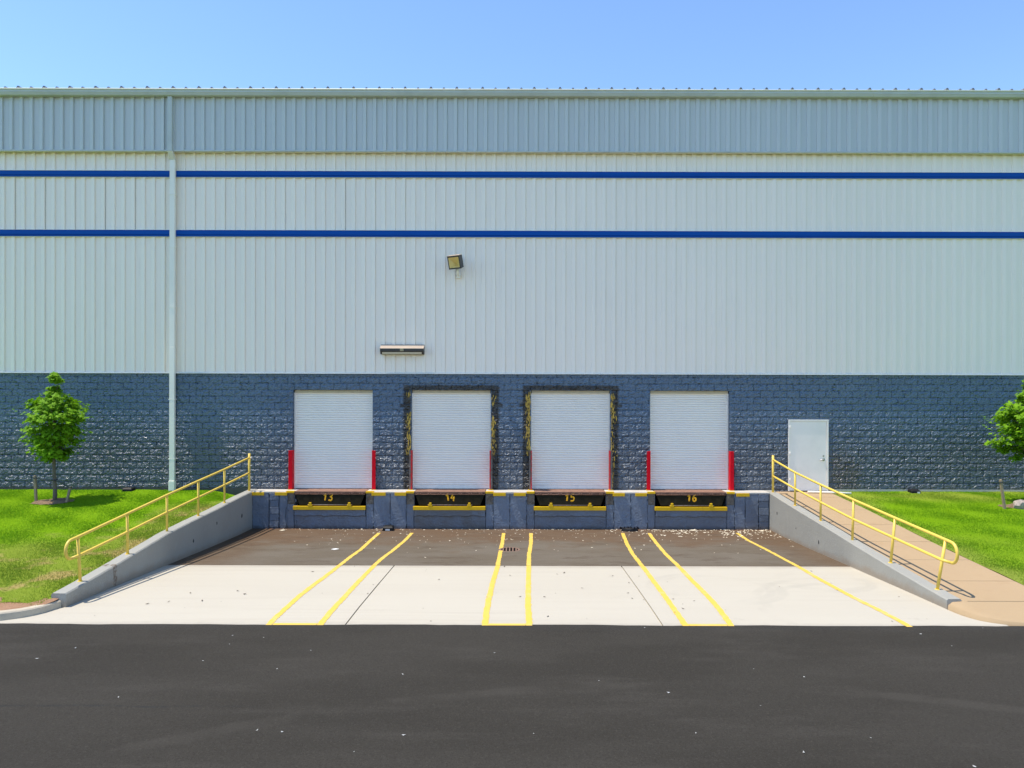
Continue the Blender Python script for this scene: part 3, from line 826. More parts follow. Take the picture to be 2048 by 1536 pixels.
obj('boot', MB().box(DX - .082, DX + .096, YC - .195, YC - .06, .56, .949), SPOUT, ds, bevel=.012)
for z in (11.6,): obj('bracket', MB().box(DX - .09, DX + .075, YF - .139, YF - .04, z, z + .03), GUTT, ds)
for z in (1.6, 3.4, 6.2, 8.0, 9.6): obj('bracket', MB().box(DX - .095, DX + .10, YC - .181, YC - .06, z, z + .025), SPOUT, ds)

# roller doors
YR = YW + .13
slat_me = MB().extr_x([(0, 0), (-.014, .012), (-.018, .036), (-.013, .058), (-.002, .066), (.012, .070), (.012, 0)], -1.17, 1.17).mesh('slat', SLAT)
bar_me = MB().extr_x([(-.022, 0), (-.022, .085), (-.012, .10), (.012, .10), (.012, 0)], -1.17, 1.17).mesh('bottom_bar', SLAT)
TAN = plain('cream_door_hood', (.55, .47, .33), .55, var=.2)
for i, d in enumerate(DOORC):
    rd = put('roller_door', None, (d, YR, ZF), wh)
    z = ZF + .115
    while z < DT - .1:
        put('slat', slat_me, (d, YR + random.uniform(-.0006, .0006), z), rd); z += .0712
    put('bottom_bar', bar_me, (d, YR, ZF + .012), rd)
    obj('hood', MB().box(d - DW + .02, d + DW - .02, YR - .06, YR + .04, DT - .085, DT - .003), TAN, rd)
    for s in (-1, 1):
        xa, xb = sorted((d + s * (DW - .002), d + s * (DW - .045)))
        obj('guide_rail', MB().box(xa, xb, YR - .05, YR + .03, ZF + .002, DT - .087), SLAT, rd)
    obj('interior', MB().box(d - DW, d + DW, YR + .05, YR + .08, -.2, DT), DARK, rd)
# person door
pd = put('door', None, ((PD0 + PD1) / 2, YW, .66), wh)
yf = YW - .045
obj('frame', MB().box(PD0 + .002, PD0 + .05, yf, YW + .1, .657, PDT - .002).box(PD1 - .05, PD1 - .002, yf, YW + .1, .657, PDT - .002).box(PD0 + .051, PD1 - .051, yf, YW + .1, PDT - .05, PDT - .002), DOORW, pd, bevel=.004)
obj('leaf', MB().box(PD0 + .055, PD1 - .055, yf + .018, YW + .06, .675, PDT - .055), DOORW, pd, bevel=.004)
obj('threshold', MB().box(PD0 + .052, PD1 - .052, yf - .03, YW + .08, .650, .672), RUST, pd)
hx, hz = PD1 - .155, 1.62
h = obj('handle', MB().tube([(hx, yf + .016, hz), (hx, yf - .045, hz), (hx - .02, yf - .055, hz), (hx - .13, yf - .055, hz - .01)], .013, 8), CHROME, pd)
obj('rose', MB().tube([(hx, yf + .017, hz), (hx, yf + .004, hz)], .045, 16), CHROME, pd)
obj('lock', MB().tube([(hx, yf + .017, hz + .11), (hx, yf + .005, hz + .11)], .026, 14), CHROME, pd)
for z in (.95, 1.75, 2.55): obj('hinge', MB().tube([(PD0 + .054, yf - .006, z), (PD0 + .054, yf - .006, z + .11)], .009, 8), DOORW, pd)
# scraps of old dock-seal foam round the two middle doors
def foam(d):
    mb = MB()
    for s, spans in ((-1, ((3.5, 3.62, 1), (1.75, 3.0, 1.))), (1, ((1.75, 2.9, 1.), (3.2, 3.55, .5)))):
        if d > 0: spans = ((3.0, 3.62, 1.6), (1.7, 3.0, 1.2)) if s < 0 else ((2.9, 3.6, 1.2), (.75, 2.9, .5))
        for a, b, dens in spans:
            for _ in range(int((b - a) * 60 * dens)):
                x = d + s * (DW + abs(random.gauss(.055, .045)) + .01); z = random.uniform(a, b)
                w = random.uniform(.004, .016); h = random.uniform(.02, .10)
                pts = []
                nn = random.randint(5, 8); ph = random.random() * 6
                for k in range(nn):
                    q = random.uniform(.35, 1.3); pts.append((x + w * q * math.cos(ph + 2 * math.pi * k / nn), z + h * q * math.sin(ph + 2 * math.pi * k / nn)))
                yb = YW - random.uniform(.03, .055)
                mb.prism([(p[0], yb, p[1]) for p in pts], [(x + (p[0] - x) * 1.05, yb + .04, z + (p[1] - z) * 1.05) for p in pts])
    return mb
for d in DOORC[1:3]: tag(obj('foam_residue', foam(d), FOAM, wh), kind='stuff')

# ------------------------------------------------------------------ loading dock
dock = thing('loading_dock', (0, YD, ZF), 'blue grey concrete loading dock platform under the four roller doors', 'loading dock')
PIT = 1.065
spans = []; x = XL + .004
for d in DOORS: spans.append((x, d - PIT)); x = d + PIT
spans.append((x, XR - .004))
def slab_face(x0, x1, z0, z1, y, rr, jag=.02, n=7):
    """a painted concrete face with ragged side edges"""
    L = [(x0 + rr.uniform(0, jag), z0 + (z1 - z0) * k / n) for k in range(n + 1)]
    Rr = [(x1 - rr.uniform(0, jag), z0 + (z1 - z0) * k / n) for k in range(n, -1, -1)]
    ring = L + Rr
    return MB().prism([(a, y, b) for a, b in ring], [(a, y + .2, b) for a, b in ring])
rr = random.Random(5)
ZL = .632                                       # underside of the ledge slab
dblk = []
for i, (a, b) in enumerate(spans):
    obj('pier', MB().box(a, b, YD + .05, YW + .02, -.6, ZL - .001), DOCKP, dock)
    ca = a + (.24 if i > 0 else .0); cb = b - (.24 if i < 4 else .0)
    if i == 0:
        blocks_at = [(a + .50, a + .80)]; panels = [(a, a + .49), (a + .81, a + 1.0), ]; ca = a + 1.01
    elif i == 4:
        blocks_at = [(b - .34, b - .02)]; panels = []; cb = b - .345
    else: blocks_at, panels = [], []
    mid = (ca + cb) / 2 + rr.uniform(-.05, .05)
    panels += [(ca, mid - .004), (mid + .004, cb)] if i not in (0,) else [(ca, (ca + b - .24)), ] if False else [(ca, b - .245)]
    for p0, p1 in panels:
        obj('face_panel', slab_face(p0, p1, -.6, ZL - .002, YD - rr.uniform(0, .014), rr, .014), DOCKP, dock)
    for p0, p1 in blocks_at:
        for k in range(6):
            z0 = -.6 + k * .205
            obj('block', slab_face(p0 + rr.uniform(0, .015), p1 - rr.uniform(0, .015), z0, min(z0 + .197, ZL - .003), YD - rr.uniform(0, .02), rr, .02, 3), DOCKP, dock, bevel=.006)
    # columns each side of the pits: bare stained concrete above, paint below
    for s, e in (((a + .002, a + .236),) if i > 0 else ()) + (((b - .236, b - .002),) if i < 4 else ()):
        obj('bare_concrete', slab_face(s, e, .30, ZL - .002, YD + .022, rr, .02), BARE, dock)
        obj('column_face', slab_face(s, e, -.6, .298, YD + .012, rr, .03, 9), DOCKP, dock)
    # ragged paint ridges down the joints
    for q in (ca, cb, mid if i else ca + .3):
        for _ in range(7):
            z0 = rr.uniform(-.4, .55); hh = rr.uniform(.03, .12); w = rr.uniform(.006, .02); qq = q + rr.uniform(-.02, .02)
            obj('paint_ridge', MB().prism([(qq - w, YD - .014, z0), (qq + w, YD - .016, z0 + .01), (qq + w * .5, YD - .016, z0 + hh), (qq - w * .6, YD - .014, z0 + hh * .9)],
                [(qq - w * 1.5, YD + .02, z0 - .005), (qq + w * 1.5, YD + .02, z0), (qq + w, YD + .02, z0 + hh + .01), (qq - w, YD + .02, z0 + hh)]), DOCKP, dock)
    obj('ledge', MB().box(a, b, YD - .012, YW + .05, ZL, ZF), LEDGE, dock, bevel=.008)
obj('ledge', MB().box(XL - .0, XL + .003, YD - .01, YW, .5, ZF - .01), LEDGE, dock)
for d in DOORS:                                  # the wall and sill below each leveler
    obj('sill', slab_face(d - PIT + .004, d + PIT - .004, -.6, -.03, YD + .03, rr, .004, 2), DOCKP, dock)
    mb = MB(); xs_ = np.linspace(d - PIT + .01, d + PIT - .01, 26); off = [rr.uniform(-.02, .02) for _ in xs_]
    ring_f = [(x_, YD - .012, -.03 + o_) for x_, o_ in zip(xs_, off)]
    vs = []
    for (x_, y_, z_) in ring_f: vs += [(x_, YD + .025, z_ - .03), (x_, YD - .018, z_), (x_, YD - .008, .135), (x_, YD + .08, .14)]
    mb.add(vs, [(4 * k + j, 4 * k + j + 1, 4 * k + j + 5, 4 * k + j + 4) for k in range(25) for j in range(3)])
    obj('sill_lip', mb, DOCKP, dock)
# yellow edge plates
plates = [(502, 529), (551, 575), (744, 772), (790, 813), (987, 1012), (1028, 1052), (1226, 1250), (1271, 1294), (1473, 1499)]
for a, b in plates:
    xa, xb = (a - 1035) / 67.1, (b - 1035) / 67.1
    obj('edge_plate', MB().box(xa, xb, YD - .045, YD - .014, ZF - .115, ZF - .022), YEL, dock, bevel=.004)
for d in DOORS:
    for s in (-1, 1):
        xa, xb = sorted((d + s * (PIT + .0), d + s * (PIT + .24)))
        if True: obj('edge_angle', MB().box(xa, xb, YD - .016, YD + .10, ZF + .001, ZF + .010).box(xa, xb, YD - .024, YD - .013, ZF - .045, ZF + .010), YEL if (d, s) not in ((DOORS[0], -1),) else YEL, dock)

# ------------------------------------------------------------------ dock levelers
STROKES = {
 '1': [[(-.14, .70), (.06, .98), (.10, .55), (.10, .02)]],
 '3': [[(-.24, .86), (-.05, 1.0), (.18, .92), (.20, .72), (-.02, .55), (.24, .40), (.22, .12), (0, 0), (-.24, .10)]],
 '4': [[(-.06, 1.0), (-.26, .42), (-.2, .36), (.28, .40)], [(.14, .66), (.12, .36), (.15, -.04)]],
 '5': [[(.24, .98), (-.16, .98), (-.20, .58), (.08, .62), (.26, .42), (.22, .12), (0, .0), (-.24, .08)]],
 '6': [[(.20, .96), (-.06, .86), (-.22, .50), (-.20, .14), (.02, 0), (.22, .12), (.22, .40), (.02, .52), (-.18, .36)]]}
def smooth(pts, n=6):
    out = []
    P = [Vector((*p, 0)) for p in pts]
    for i in range(len(P) - 1):
        p0, p1, p2, p3 = P[max(i - 1, 0)], P[i], P[i + 1], P[min(i + 2, len(P) - 1)]
        for k in range(n):
            t = k / n
            out.append(.5 * ((2 * p1) + (p2 - p0) * t + (2 * p0 - 5 * p1 + 4 * p2 - p3) * t * t + (3 * p1 - p0 - 3 * p2 + p3) * t ** 3))
    out.append(P[-1]); return out
HT = .205
for i, d in enumerate(DOORS):
    num = str(13 + i)
    t = thing('dock_leveler', (d, YD, ZF), ['leftmost black dock leveler with yellow thirteen on its lip, beside the left ramp wall', 'dock leveler with slanted yellow fourteen, under the foam stained door, second from left', 'dock leveler with yellow fifteen, above the right end of the drain, third from left', 'rightmost black dock leveler with yellow sixteen on its lip, nearest the person door'][i], 'dock leveler', 'dock levelers under the roller doors')
    obj('deck', MB().box(d - PIT + .015, d + PIT - .015, YD - .005, YR - .03, ZF - .018, ZF + .004), DECK, t)
    mb = MB().box(d - PIT + .015, d + PIT - .015, YD - .004, YD + .03, ZF - .045, ZF - .0185)
    obj('header', mb, DECK, t)
    for k in range(7):                             # hinge lugs under the deck's edge
        for o_ in (-.035, .035):
            x_ = d - PIT + .15 + k * .305 + o_
            obj('hinge_lug', MB().box(x_ - .018, x_ + .018, YD - .022, YD + .02, ZF - .075, ZF - .046), DECK, t)
    obj('hinge_rod', MB().tube([(d - PIT + .02, YD + .004, ZF - .075), (d + PIT - .02, YD + .004, ZF - .075)], .014, 8), DECK, t)
    zt, zb, yt, yb = ZF - .09, .285, YD + .005, YD - .03
    lip = MB().prism([(d - 1.03, yt, zt), (d + 1.03, yt, zt), (d + .91, yb, zb), (d - .91, yb, zb)], [(d - 1.03, yt + .03, zt), (d + 1.03, yt + .03, zt), (d + .91, yb + .03, zb), (d - .91, yb + .03, zb)])
    lo = obj('lip', lip, LIP, t, bevel=.005)
    obj('pit', MB().add([(d - PIT, YD + .35, -.1), (d + PIT, YD + .35, -.1), (d + PIT, YD + .35, ZF - .02), (d - PIT, YD + .35, ZF - .02), (d - PIT, YD + .02, .12), (d + PIT, YD + .02, .12)], [(0, 1, 2, 3), (4, 5, 1, 0)]), DARK, t)
    nb = MB()
    cxn = {0: -.07, 1: .01, 2: -.02, 3: .02}[i]
    rr2 = random.Random(i)
    for dx, ch in ((-.085, num[0]), (.085, num[1])):
        for st in STROKES[ch]:
            pts = smooth(st)
            P = []
            for p in pts:
                z_ = .515 - HT / 2 + p.y * HT; f_ = (zt - z_) / (zt - zb)
                tilt = .10 * (p.y - .5) * HT * (-1.6 if num == '14' and ch == '1' else 1)
                P.append((d + cxn + dx + p.x * .19 + tilt + rr2.uniform(-.002, .002), yt + (yb - yt) * f_ - .002, z_ + rr2.uniform(-.002, .002)))
            nb.tube(P, [.0225 + rr2.uniform(-.004, .004) for _ in P], 8, flat=(1, .18, 1))
    obj('number', nb, YNUM, lo)
    obj('bumper_bar', MB().box(d - PIT - .02, d + PIT + .0, YD - .075, YD - .003, .145, .255), YEL, t, bevel=.006)
    for s in (-.575, .585):
        obj('lip_keeper', MB().box(d + s - .06, d + s + .06, YD - .085, YD - .035, .256, .31).box(d + s - .035, d + s + .035, YD - .085, YD - .04, .311, .365), YEL, t, bevel=.006)
    obj('rod', MB().tube([(d - .66, YD - .06, .295), (d + .68, YD - .06, .295)], .012, 8), RUST, t)

# ------------------------------------------------------------------ steel guards beside the doors
def guard(x, s, old, label):
    t = thing('door_guard', (x, YW, ZF), label, 'door guard', 'steel guards beside the roller doors')
    z0, z1 = ZF + .004, ZF + 1.19
    if not old:
        obj('front_flange', MB().box(x - .056, x + .056, YW - .125, YW - .105, z0, z1), RED, t, bevel=.004)
        xi = x - s * .056
        xa, xb = sorted((xi, xi + s * .014))
        obj('side_flange', MB().box(xa, xb, YW - .1045, YW + .10, z0, z1), RED, t, bevel=.003)
    else:
        xa, xb = sorted((x - s * .042, x - s * .010))
        obj('side_flange', MB().box(xa, xb, YW - .112, YW + .09, z0, z1), REDW, t, bevel=.003)
        xa, xb = sorted((x - s * .009, x + s * .045))
        obj('front_flange', MB().box(xa, xb, YW - .105, YW - .085, z0, z1), RUST, t, bevel=.003)
        obj('lug', MB().box(xa - .012, xb + .012, YW - .108, YW - .06, z1 - .02, z1 + .006), RUST, t)
    obj('foot', MB().box(x - .075, x + .075, YW - .14, YW - .02, ZF + .0015, ZF + .012), YEL, t)
for i, d_ in enumerate(DOORC):
    n_ = 13 + i
    old = i in (1, 2)
    for s in (-1, 1):
        side = 'left' if s < 0 else 'right'
        where = ['leftmost roller door', 'left foam stained door', 'right foam stained door', 'rightmost roller door'][i]
        lab = f'worn red and rusty steel guard at the {side} edge of the {where}' if old else f'bright red steel guard post at the {side} edge of the {where}'
        guard(d_ + s * (DW + (.055 if not old else .01)), s, old, lab)

# ------------------------------------------------------------------ lights on the wall
FX, FZ = -1.86, 7.55
fl = thing('floodlight', (FX, YC, FZ - .3), 'dark square floodlight with gold reflector on the white cladding', 'floodlight')
rot = Matrix.Translation((FX, YC - .38, FZ)) @ Matrix.Rotation(R(-20), 4, 'Z') @ Matrix.Rotation(R(-2.5), 4, 'Y') @ Matrix.Rotation(R(17), 4, 'X')
def tr(mb, m_): mb.v = [tuple(m_ @ Vector(p)) for p in mb.v]; return mb
w_, h_, dp = .195, .195, .13
mb = MB()
ring = lambda w, h, y: [(-w, y, -h), (w, y, -h), (w, y, h), (-w, y, h)]
mb.prism(ring(w_, h_, -dp), ring(w_ * .93, h_ * .93, dp)); mb.f.pop(-2); mb.sm.pop(-2)
mb.add(ring(w_, h_, -dp) + ring(.165, .155, -dp), [(k, (k + 1) % 4, 4 + (k + 1) % 4, 4 + k) for k in range(4)])
obj('housing', tr(mb, rot), BRONZE, fl)
mb = MB(); rg = ring(.165, .155, -dp + .002)
mb.add(rg + [(.01, .05, -.10)], [(0, 1, 4), (1, 2, 4), (2, 3, 4), (3, 0, 4)])
obj('reflector', tr(mb, rot), GOLD, fl, fix=False)
obj('sunlit_top', tr(MB().box(-w_, w_, -dp - .01, dp * .9, h_ + .001, h_ + .012), rot), SUNTOP, fl)  # thin strip coloured as the sunlit top of the housing
obj('knuckle', MB().tube([(FX + .06, YC - .36, FZ - .2), (FX + .06, YC - .33, FZ - .3), (FX + .06, YC - .2, FZ - .36), (FX + .06, YC - .02, FZ - .36)], .03, 10), SPOUT, fl)
obj('mount_box', MB().box(FX + .0, FX + .12, YC - .1, YC - .033, FZ - .44, FZ - .29), SPOUT, fl, bevel=.008)

WX, WZ = (805.5 - 1035) / 65.8, 4.94
wp = thing('wall_light', (WX, YC, WZ), 'long dark wall light with sunlit tan sloping top above the second roller door', 'wall light')
hw = .655
obj('housing', MB().extr_x([(YC - .034, WZ - .15), (YC - .20, WZ - .15), (YC - .27, WZ - .05), (YC - .27, WZ + .012), (YC - .034, WZ + .12)], WX - hw, WX + hw), BRONZE, wp, bevel=.006)
obj('top_cover', MB().extr_x([(YC - .28, WZ + .014), (YC - .28, WZ + .026), (YC - .036, WZ + .155), (YC - .036, WZ + .135)], WX - hw - .005, WX + hw + .005), SUNTOP, wp)  # tan colour stands for sun falling on the sloping top
obj('lens', MB().extr_x([(YC - .202, WZ - .146), (YC - .212, WZ - .143), (YC - .252, WZ - .088), (YC - .243, WZ - .086)], WX - hw + .06, WX + hw - .06), LENS, wp)
obj('sensor', MB().box(WX - .05, WX + .06, YC - .295, YC - .268, WZ - .06, WZ + .02), plain('olive_sensor', (.30, .27, .16), .5), wp, bevel=.006)

# ------------------------------------------------------------------ trees, stakes, mulch, rock
def leaf_shape():
    pts = []
    for k, r in zip(range(10), (.5, .28, .55, .3, .62, .3, .55, .28, .5, .16)):
        a = -math.pi / 2 + math.pi * 2 * (k + .9) / 10
        pts.append((r * math.cos(a), r * math.sin(a) + .1, 0))
    return pts
LS = leaf_shape()
PROF = [(0, .14), (.05, .46), (.14, .70), (.26, .90), (.40, 1.0), (.50, .99), (.58, .93), (.66, .78), (.72, .54), (.77, .33), (.82, .24), (.90, .22), (1.0, .04)]
def tree(x, y, z0, seed, label, n_leaf=3300, rad=.74, zc0=1.2, zc1=3.58):
    rr = random.Random(seed)
    t = thing('maple_tree', (x, y, z0), label, 'tree', 'young staked maple trees on the lawns')
    lean = rr.uniform(-.03, .03)
    tp = [(x + lean * k * .2 + .012 * math.sin(k * 1.3), y + .01 * math.cos(k), z0 - .08 + k * .3) for k in range(12)]
    obj('trunk', MB().tube(tp, [.062, .052] + [.048 - .0035 * k for k in range(10)], 10), BARK, t)
    def R_at(u, az):
        r = float(np.interp(u, [p[0] for p in PROF], [p[1] for p in PROF])) * rad
        return r * (1 + .20 * math.sin(az * 3 + u * 9 + seed) + .15 * math.sin(az * 5 - u * 17 + seed) + .08 * math.sin(az * 2 + u * 31))
    br = MB(); tips = []
    for k in range(34):
        u = rr.uniform(.02, .86); az = k * 2.4 + rr.uniform(-.3, .3); z = z0 + zc0 + (zc1 - zc0) * max(u - .12, 0)
        L = R_at(u, az) * rr.uniform(.7, .98); zz = z0 + zc0 + (zc1 - zc0) * u
        a = Vector((x, y, z)); b = Vector((x + L * math.cos(az), y + L * math.sin(az), zz + .08))
        mid = a.lerp(b, .5) + Vector((0, 0, .06))
        br.tube([a, mid, b], [.016, .010, .004], 5); tips.append((a, mid, b))
    obj('branches', br, BARK, t)
    crown = MB()
    clumps = []
    while len(clumps) < 112:
        u = rr.random() ** .95; az = rr.uniform(0, 2 * math.pi); Rm = R_at(u, az)
        if rr.random() > (Rm / rad) * .85 + .15: continue
        q = rr.random() ** .38 * .93
        c = Vector((x + Rm * q * math.cos(az), y + Rm * q * math.sin(az), z0 + zc0 + (zc1 - zc0) * u - .08 * q * (1 - u)))
        clumps.append((c, az, rr.uniform(.075, .125) * (.25 + .75 * min(Rm / rad * 1.4, 1)), rr.randint(18, 44)))
    for cc, az0, sg, num in clumps:
      for _ in range(num):
        c = cc + Vector((rr.gauss(0, sg), rr.gauss(0, sg), rr.gauss(0, sg * .62)))
        az = az0 + rr.uniform(-.6, .6)
        s = rr.uniform(.095, .175)
        out = Vector((math.cos(az), math.sin(az), 0))
        nrm = (Vector((0, 0, 1)) + out * rr.uniform(.1, 1.5) + Vector((rr.uniform(-.45, .45), rr.uniform(-.45, .45), 0))).normalized()
        e1 = nrm.cross(Vector((rr.uniform(-1, 1), rr.uniform(-1, 1), rr.uniform(-.3, .3)))).normalized(); e2 = nrm.cross(e1)
        vs = []
        for k, (a, b, _) in enumerate(LS):
            vs.append(c + e1 * (a * s) + e2 * (b * s) - nrm * (abs(a) * s * .35))
        vs.append(c)
        n = len(LS)
        crown.add(vs, [(k, (k + 1) % n, n) for k in range(n)])
    # a few loose shoots that break the outline
    for _ in range(9):
        u = rr.uniform(.3, .9); az = rr.uniform(0, 6.28); Rm = R_at(u, az)
        for q in (1.0, 1.08, 1.17, 1.25):
            c = Vector((x + Rm * q * math.cos(az), y + Rm * q * math.sin(az), z0 + zc0 + (zc1 - zc0) * u + (q - 1) * .5)); s = rr.uniform(.07, .11)
            nrm = Vector((rr.uniform(-.5, .5), rr.uniform(-.5, .5), 1)).normalized(); e1 = nrm.cross(Vector((0, 1, .2))).normalized(); e2 = nrm.cross(e1)
            n = len(LS); crown.add([c + e1 * (a * s) + e2 * (b * s) for a, b, _ in LS] + [c], [(k, (k + 1) % n, n) for k in range(n)])
    obj('crown', crown, LEAF, t, fix=False)
    return t
def stake(x, y, z, h, dx, dy, label):
    t = thing('tree_stake', (x, y, z), label, 'stake', 'wooden stakes beside the young trees')
    obj('shaft', MB().prism([(x - .028, y - .028, z - .15), (x + .028, y - .028, z - .15), (x + .028, y + .028, z - .15), (x - .028, y + .028, z - .15)],
        [(x + dx - .028, y + dy - .028, z + h), (x + dx + .028, y + dy - .028, z + h), (x + dx + .028, y + dy + .028, z + h + .015), (x + dx - .028, y + dy + .028, z + h)]), WOOD, t)
    obj('strap_band', MB().tube([(x + dx * .93, y + dy * .93, z + h * .9), (x + dx * .94, y + dy * .94, z + h * .94)], .046, 8), STRAP, t)
TLX, TLY = -12.95, 19.9
ztl = zlawn_l(TLX, TLY)
tree(TLX, TLY, ztl, 11, 'young green maple tree standing whole on the left lawn by the downspout')
stake(-13.42, 19.85, ztl - .01, .74, -.05, 0, 'upright wooden stake left of the young tree on the left lawn')
stake(-12.56, 19.75, ztl - .02, .47, .14, .02, 'short leaning wooden stake right of the young tree on the left lawn')
t = thing('tree_tie', (TLX, TLY, ztl + .66), 'dark tie strung from stakes to the trunk of the left lawn tree', 'tree tie')
obj('cord', MB().tube([(-13.46, 19.82, ztl + .66), (-13.2, 19.83, ztl + .62), (-12.95, 19.82, ztl + .61), (-12.7, 19.8, ztl + .54), (-12.44, 19.76, ztl + .42)], .011, 6), STRAP, t)
obj('loop', MB().tube([(TLX + .07 * math.cos(a), TLY + .07 * math.sin(a), ztl + .61) for a in np.linspace(0, 6.2, 14)], .012, 6), STRAP, t)
def mulch(x, y, z, rx, ry, seed, zf):
    mb = MB(); rr = random.Random(seed); n = 26; vs = [(x, y, z + .06)]
    for q in (.35, .7, 1.0):
        for k in range(n):
            a = 2 * math.pi * k / n; j = 1 + (rr.uniform(-.12, .12) if q > .9 else rr.uniform(-.05, .05))
            px, py = x + rx * q * j * math.cos(a), y + ry * q * j * math.sin(a)
            vs.append((px, py, zf(px, py) + (.055 - .04 * q) + rr.uniform(-.012, .012)))
    fs = [(0, 1 + k, 1 + (k + 1) % n) for k in range(n)]
    for q in range(2):
        o = 1 + q * n; fs += [(o + k, o + n + k, o + n + (k + 1) % n, o + (k + 1) % n) for k in range(n)]
    mb.add(vs, fs, True)
    tag(obj('mulch', mb, MULCH), kind='structure')
mulch(TLX - .02, TLY - .05, ztl, .56, .42, 1, zlawn_l)
TRX, TRY = 14.28, 19.9
ztr = zlawn_r(TRX, TRY)
tree(TRX, TRY, ztr, 23, 'young maple tree on the right lawn, cut off by the picture edge', rad=.76, zc1=3.45)
stake(13.22, 19.25, zlawn_r(13.2, 19.25) - .02, .80, -.10, .05, 'lone pale wooden stake on the right lawn beside the rock')
stake(15.1, 19.9, ztr - .02, .6, .05, 0, 'wooden stake beyond the tree on the right lawn')
mulch(14.15, 19.5, zlawn_r(14.15, 19.5), .85, .40, 2, zlawn_r)
zr_ = zlawn_r(13.66, 19.3)
tag(obj('rock', MB().lump((13.66, 19.3, zr_ + .10), (.19, .16, .16), 9, 2, .16), ROCKM, loc=(13.66, 19.3, zr_)), 'pale pinkish rock lying in the mulch on the right lawn', 'rock')

# ------------------------------------------------------------------ bait boxes and litter
def bait(x, y, z, w, label, rz=0, sticker=False):
    t = thing('bait_box', (x, y, z), label, 'bait box', 'black plastic bait boxes along the wall')
    h = w * .42
    obj('tray', MB().prism([(x - w / 2, y - w * .42, z), (x + w / 2, y - w * .42, z), (x + w / 2, y + w * .42, z), (x - w / 2, y + w * .42, z)],
        [(x - w * .46, y - w * .40, z + h * .62), (x + w * .46, y - w * .40, z + h * .62), (x + w * .46, y + w * .40, z + h * .62), (x - w * .46, y + w * .40, z + h * .62)]), BLACKP, t, bevel=.01)
    obj('lid', MB().prism([(x - w * .5, y - w * .44, z + h * .63), (x + w * .5, y - w * .44, z + h * .63), (x + w * .5, y + w * .42, z + h * .63), (x - w * .5, y + w * .42, z + h * .63)],
        [(x - w * .38, y - w * .25, z + h), (x + w * .38, y - w * .25, z + h), (x + w * .38, y + w * .38, z + h), (x - w * .38, y + w * .38, z + h)]), BLACKP, t, bevel=.012)
    if sticker: obj('sticker', MB().box(x - w * .2, x + w * .2, y - w * .43, y - w * .405, z + h * .12, z + h * .45) if sticker == 1 else MB().box(x + w * .1, x + w * .36, y - w * .455, y - w * .43, z + h * .15, z + h * .55), STICK, t)
    obj('entry_hole', MB().tube([(x - w * .32, y - w * .425, z + h * .3), (x - w * .32, y - w * .40, z + h * .3)], w * .07, 10), DARK, t)  # dark disc on the tray, shade of the opening put into its colour
bait(-3.80, 20.98, zg(20.95), .32, 'black plastic bait box at the dock foot between numbers 13 and 14', sticker=1)
bait(-11.73, 21.47, zlawn_l(-11.73, 21.47) - .02, .30, 'black plastic bait box at the block wall on the left lawn')
bait(11.98, 21.46, zlawn_r(11.98, 21.46) - .02, .29, 'black bait box with white label at the wall on the right lawn', sticker=2)
x, y, z = 3.31, 20.98, zg(20.98)
t = thing('plastic_debris', (x, y, z), 'flattened black plastic debris at the dock foot between numbers 15 and 16', 'debris')
rr = random.Random(8); mb = MB()
ring = []
for k in range(16):
    a = 2 * math.pi * k / 16; ring.append((x + .29 * math.cos(a) * rr.uniform(.85, 1.05), y + .15 * math.sin(a) * rr.uniform(.8, 1.1)))
mb.prism([(a, b, zg(b) + .003) for a, b in ring], [(x + (a - x) * .92, y + (b - y) * .9, z + rr.uniform(.05, .10)) for a, b in ring])
obj('tray', mb, BLACKP, t)
for k in range(6):
    a = x - .25 + k * .1; obj('shard', MB().prism([(a - .03, y - .05, z + .05), (a + .03, y - .04, z + .05), (a + .01, y + .02, z + .05)], [(a - .02 + rr.uniform(-.03, .03), y - .06, z + rr.uniform(.09, .15)), (a + .02, y - .05, z + .11), (a, y, z + .12)]), BLACKP, t)
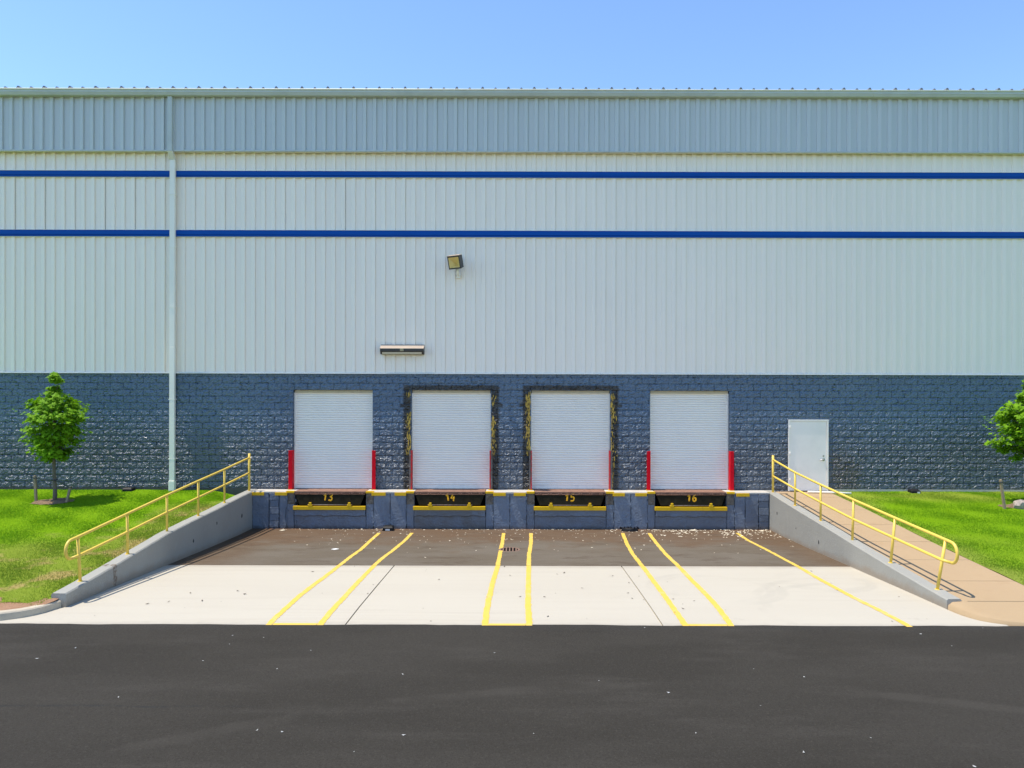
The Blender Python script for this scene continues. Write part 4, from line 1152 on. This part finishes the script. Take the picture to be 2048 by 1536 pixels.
# white pipe lying by the door
tag(obj('white_pipe', MB().tube([(8.75, 21.42, .675), (9.35, 21.34, .672), (9.95, 21.18, .668)], .028, 10), SPOUT, loc=(9.3, 21.34, .65)), 'thin white pipe lying on the ground below the white person door', 'pipe')
def scatter(name, n, sx, sy, zf, smin, smax, mat, up=.004):
    mb = MB()
    for _ in range(n):
        x, y = sx(), sy(); z = zf(y) + up; s = random.uniform(smin, smax); a = random.uniform(0, 6.28); c, d = math.cos(a) * s, math.sin(a) * s
        k = random.uniform(.3, .7); l1, l2 = random.uniform(0, .5) * s, random.uniform(0, .5) * s
        mb.add([(x - c, y - d, z + l1), (x + d * k, y - c * k, z), (x + c, y + d, z + l2), (x - d * k, y + c * k, z)], [(0, 1, 2, 3)])
    return tag(obj(name, mb, mat, fix=False), kind='stuff')
U = random.uniform
scatter('leaf_litter', 220, lambda: U(-7.0, 7.5), lambda: YD - abs(random.gauss(0, .10)) - .02, zg, .012, .04, FLECK)
scatter('leaf_litter', 230, lambda: U(-6.5, 7.3), lambda: YD - abs(random.gauss(0, 1.5)) - .02, lambda y: zg(max(y, 16.2)), .012, .036, FLECK)
scatter('leaf_litter', 260, lambda: random.gauss(6.7, .6) if random.random() < .6 else random.gauss(4.6, .7), lambda: YD - abs(random.gauss(.2, .55)) - .02, lambda y: zg(y), .016, .05, FLECK)
mask = [o for o in S.objects if o.name.startswith('leaf_litter')]
scatter('leaf_bits', 50, lambda: U(-7.4, 7.3), lambda: U(11.6, 16.0), zg, .012, .04, FLECKD, .007)
scatter('leaf_bits', 42, lambda: U(-9, 9.5), lambda: U(7, 11.4), lambda y: .004, .008, .026, FLECKG)
for o_ in ((-4.62, 18.05, .10), (-6.9, 20.9, .09), (5.2, 21.05, .11)):
    mb = MB(); x, y, s = o_; z = zg(y) + .006
    mb.add([(x - s, y - .03, z + .006), (x, y - .05, z), (x + s, y - .02, z + .01), (x + s * .9, y + .05, z), (x, y + .06, z + .012), (x - s * .8, y + .05, z)], [(0, 1, 4, 5), (1, 2, 3, 4)])
    tag(obj('paper_scrap', mb, STICK if y < 20 else FLECK, loc=(x, y, z)), {-4.62: 'small white paper scrap on the asphalt left of the first yellow line', -6.9: 'pale scrap at the dock foot near the left retaining wall', 5.2: 'pale scrap at the dock foot below number 16'}[x], 'litter')
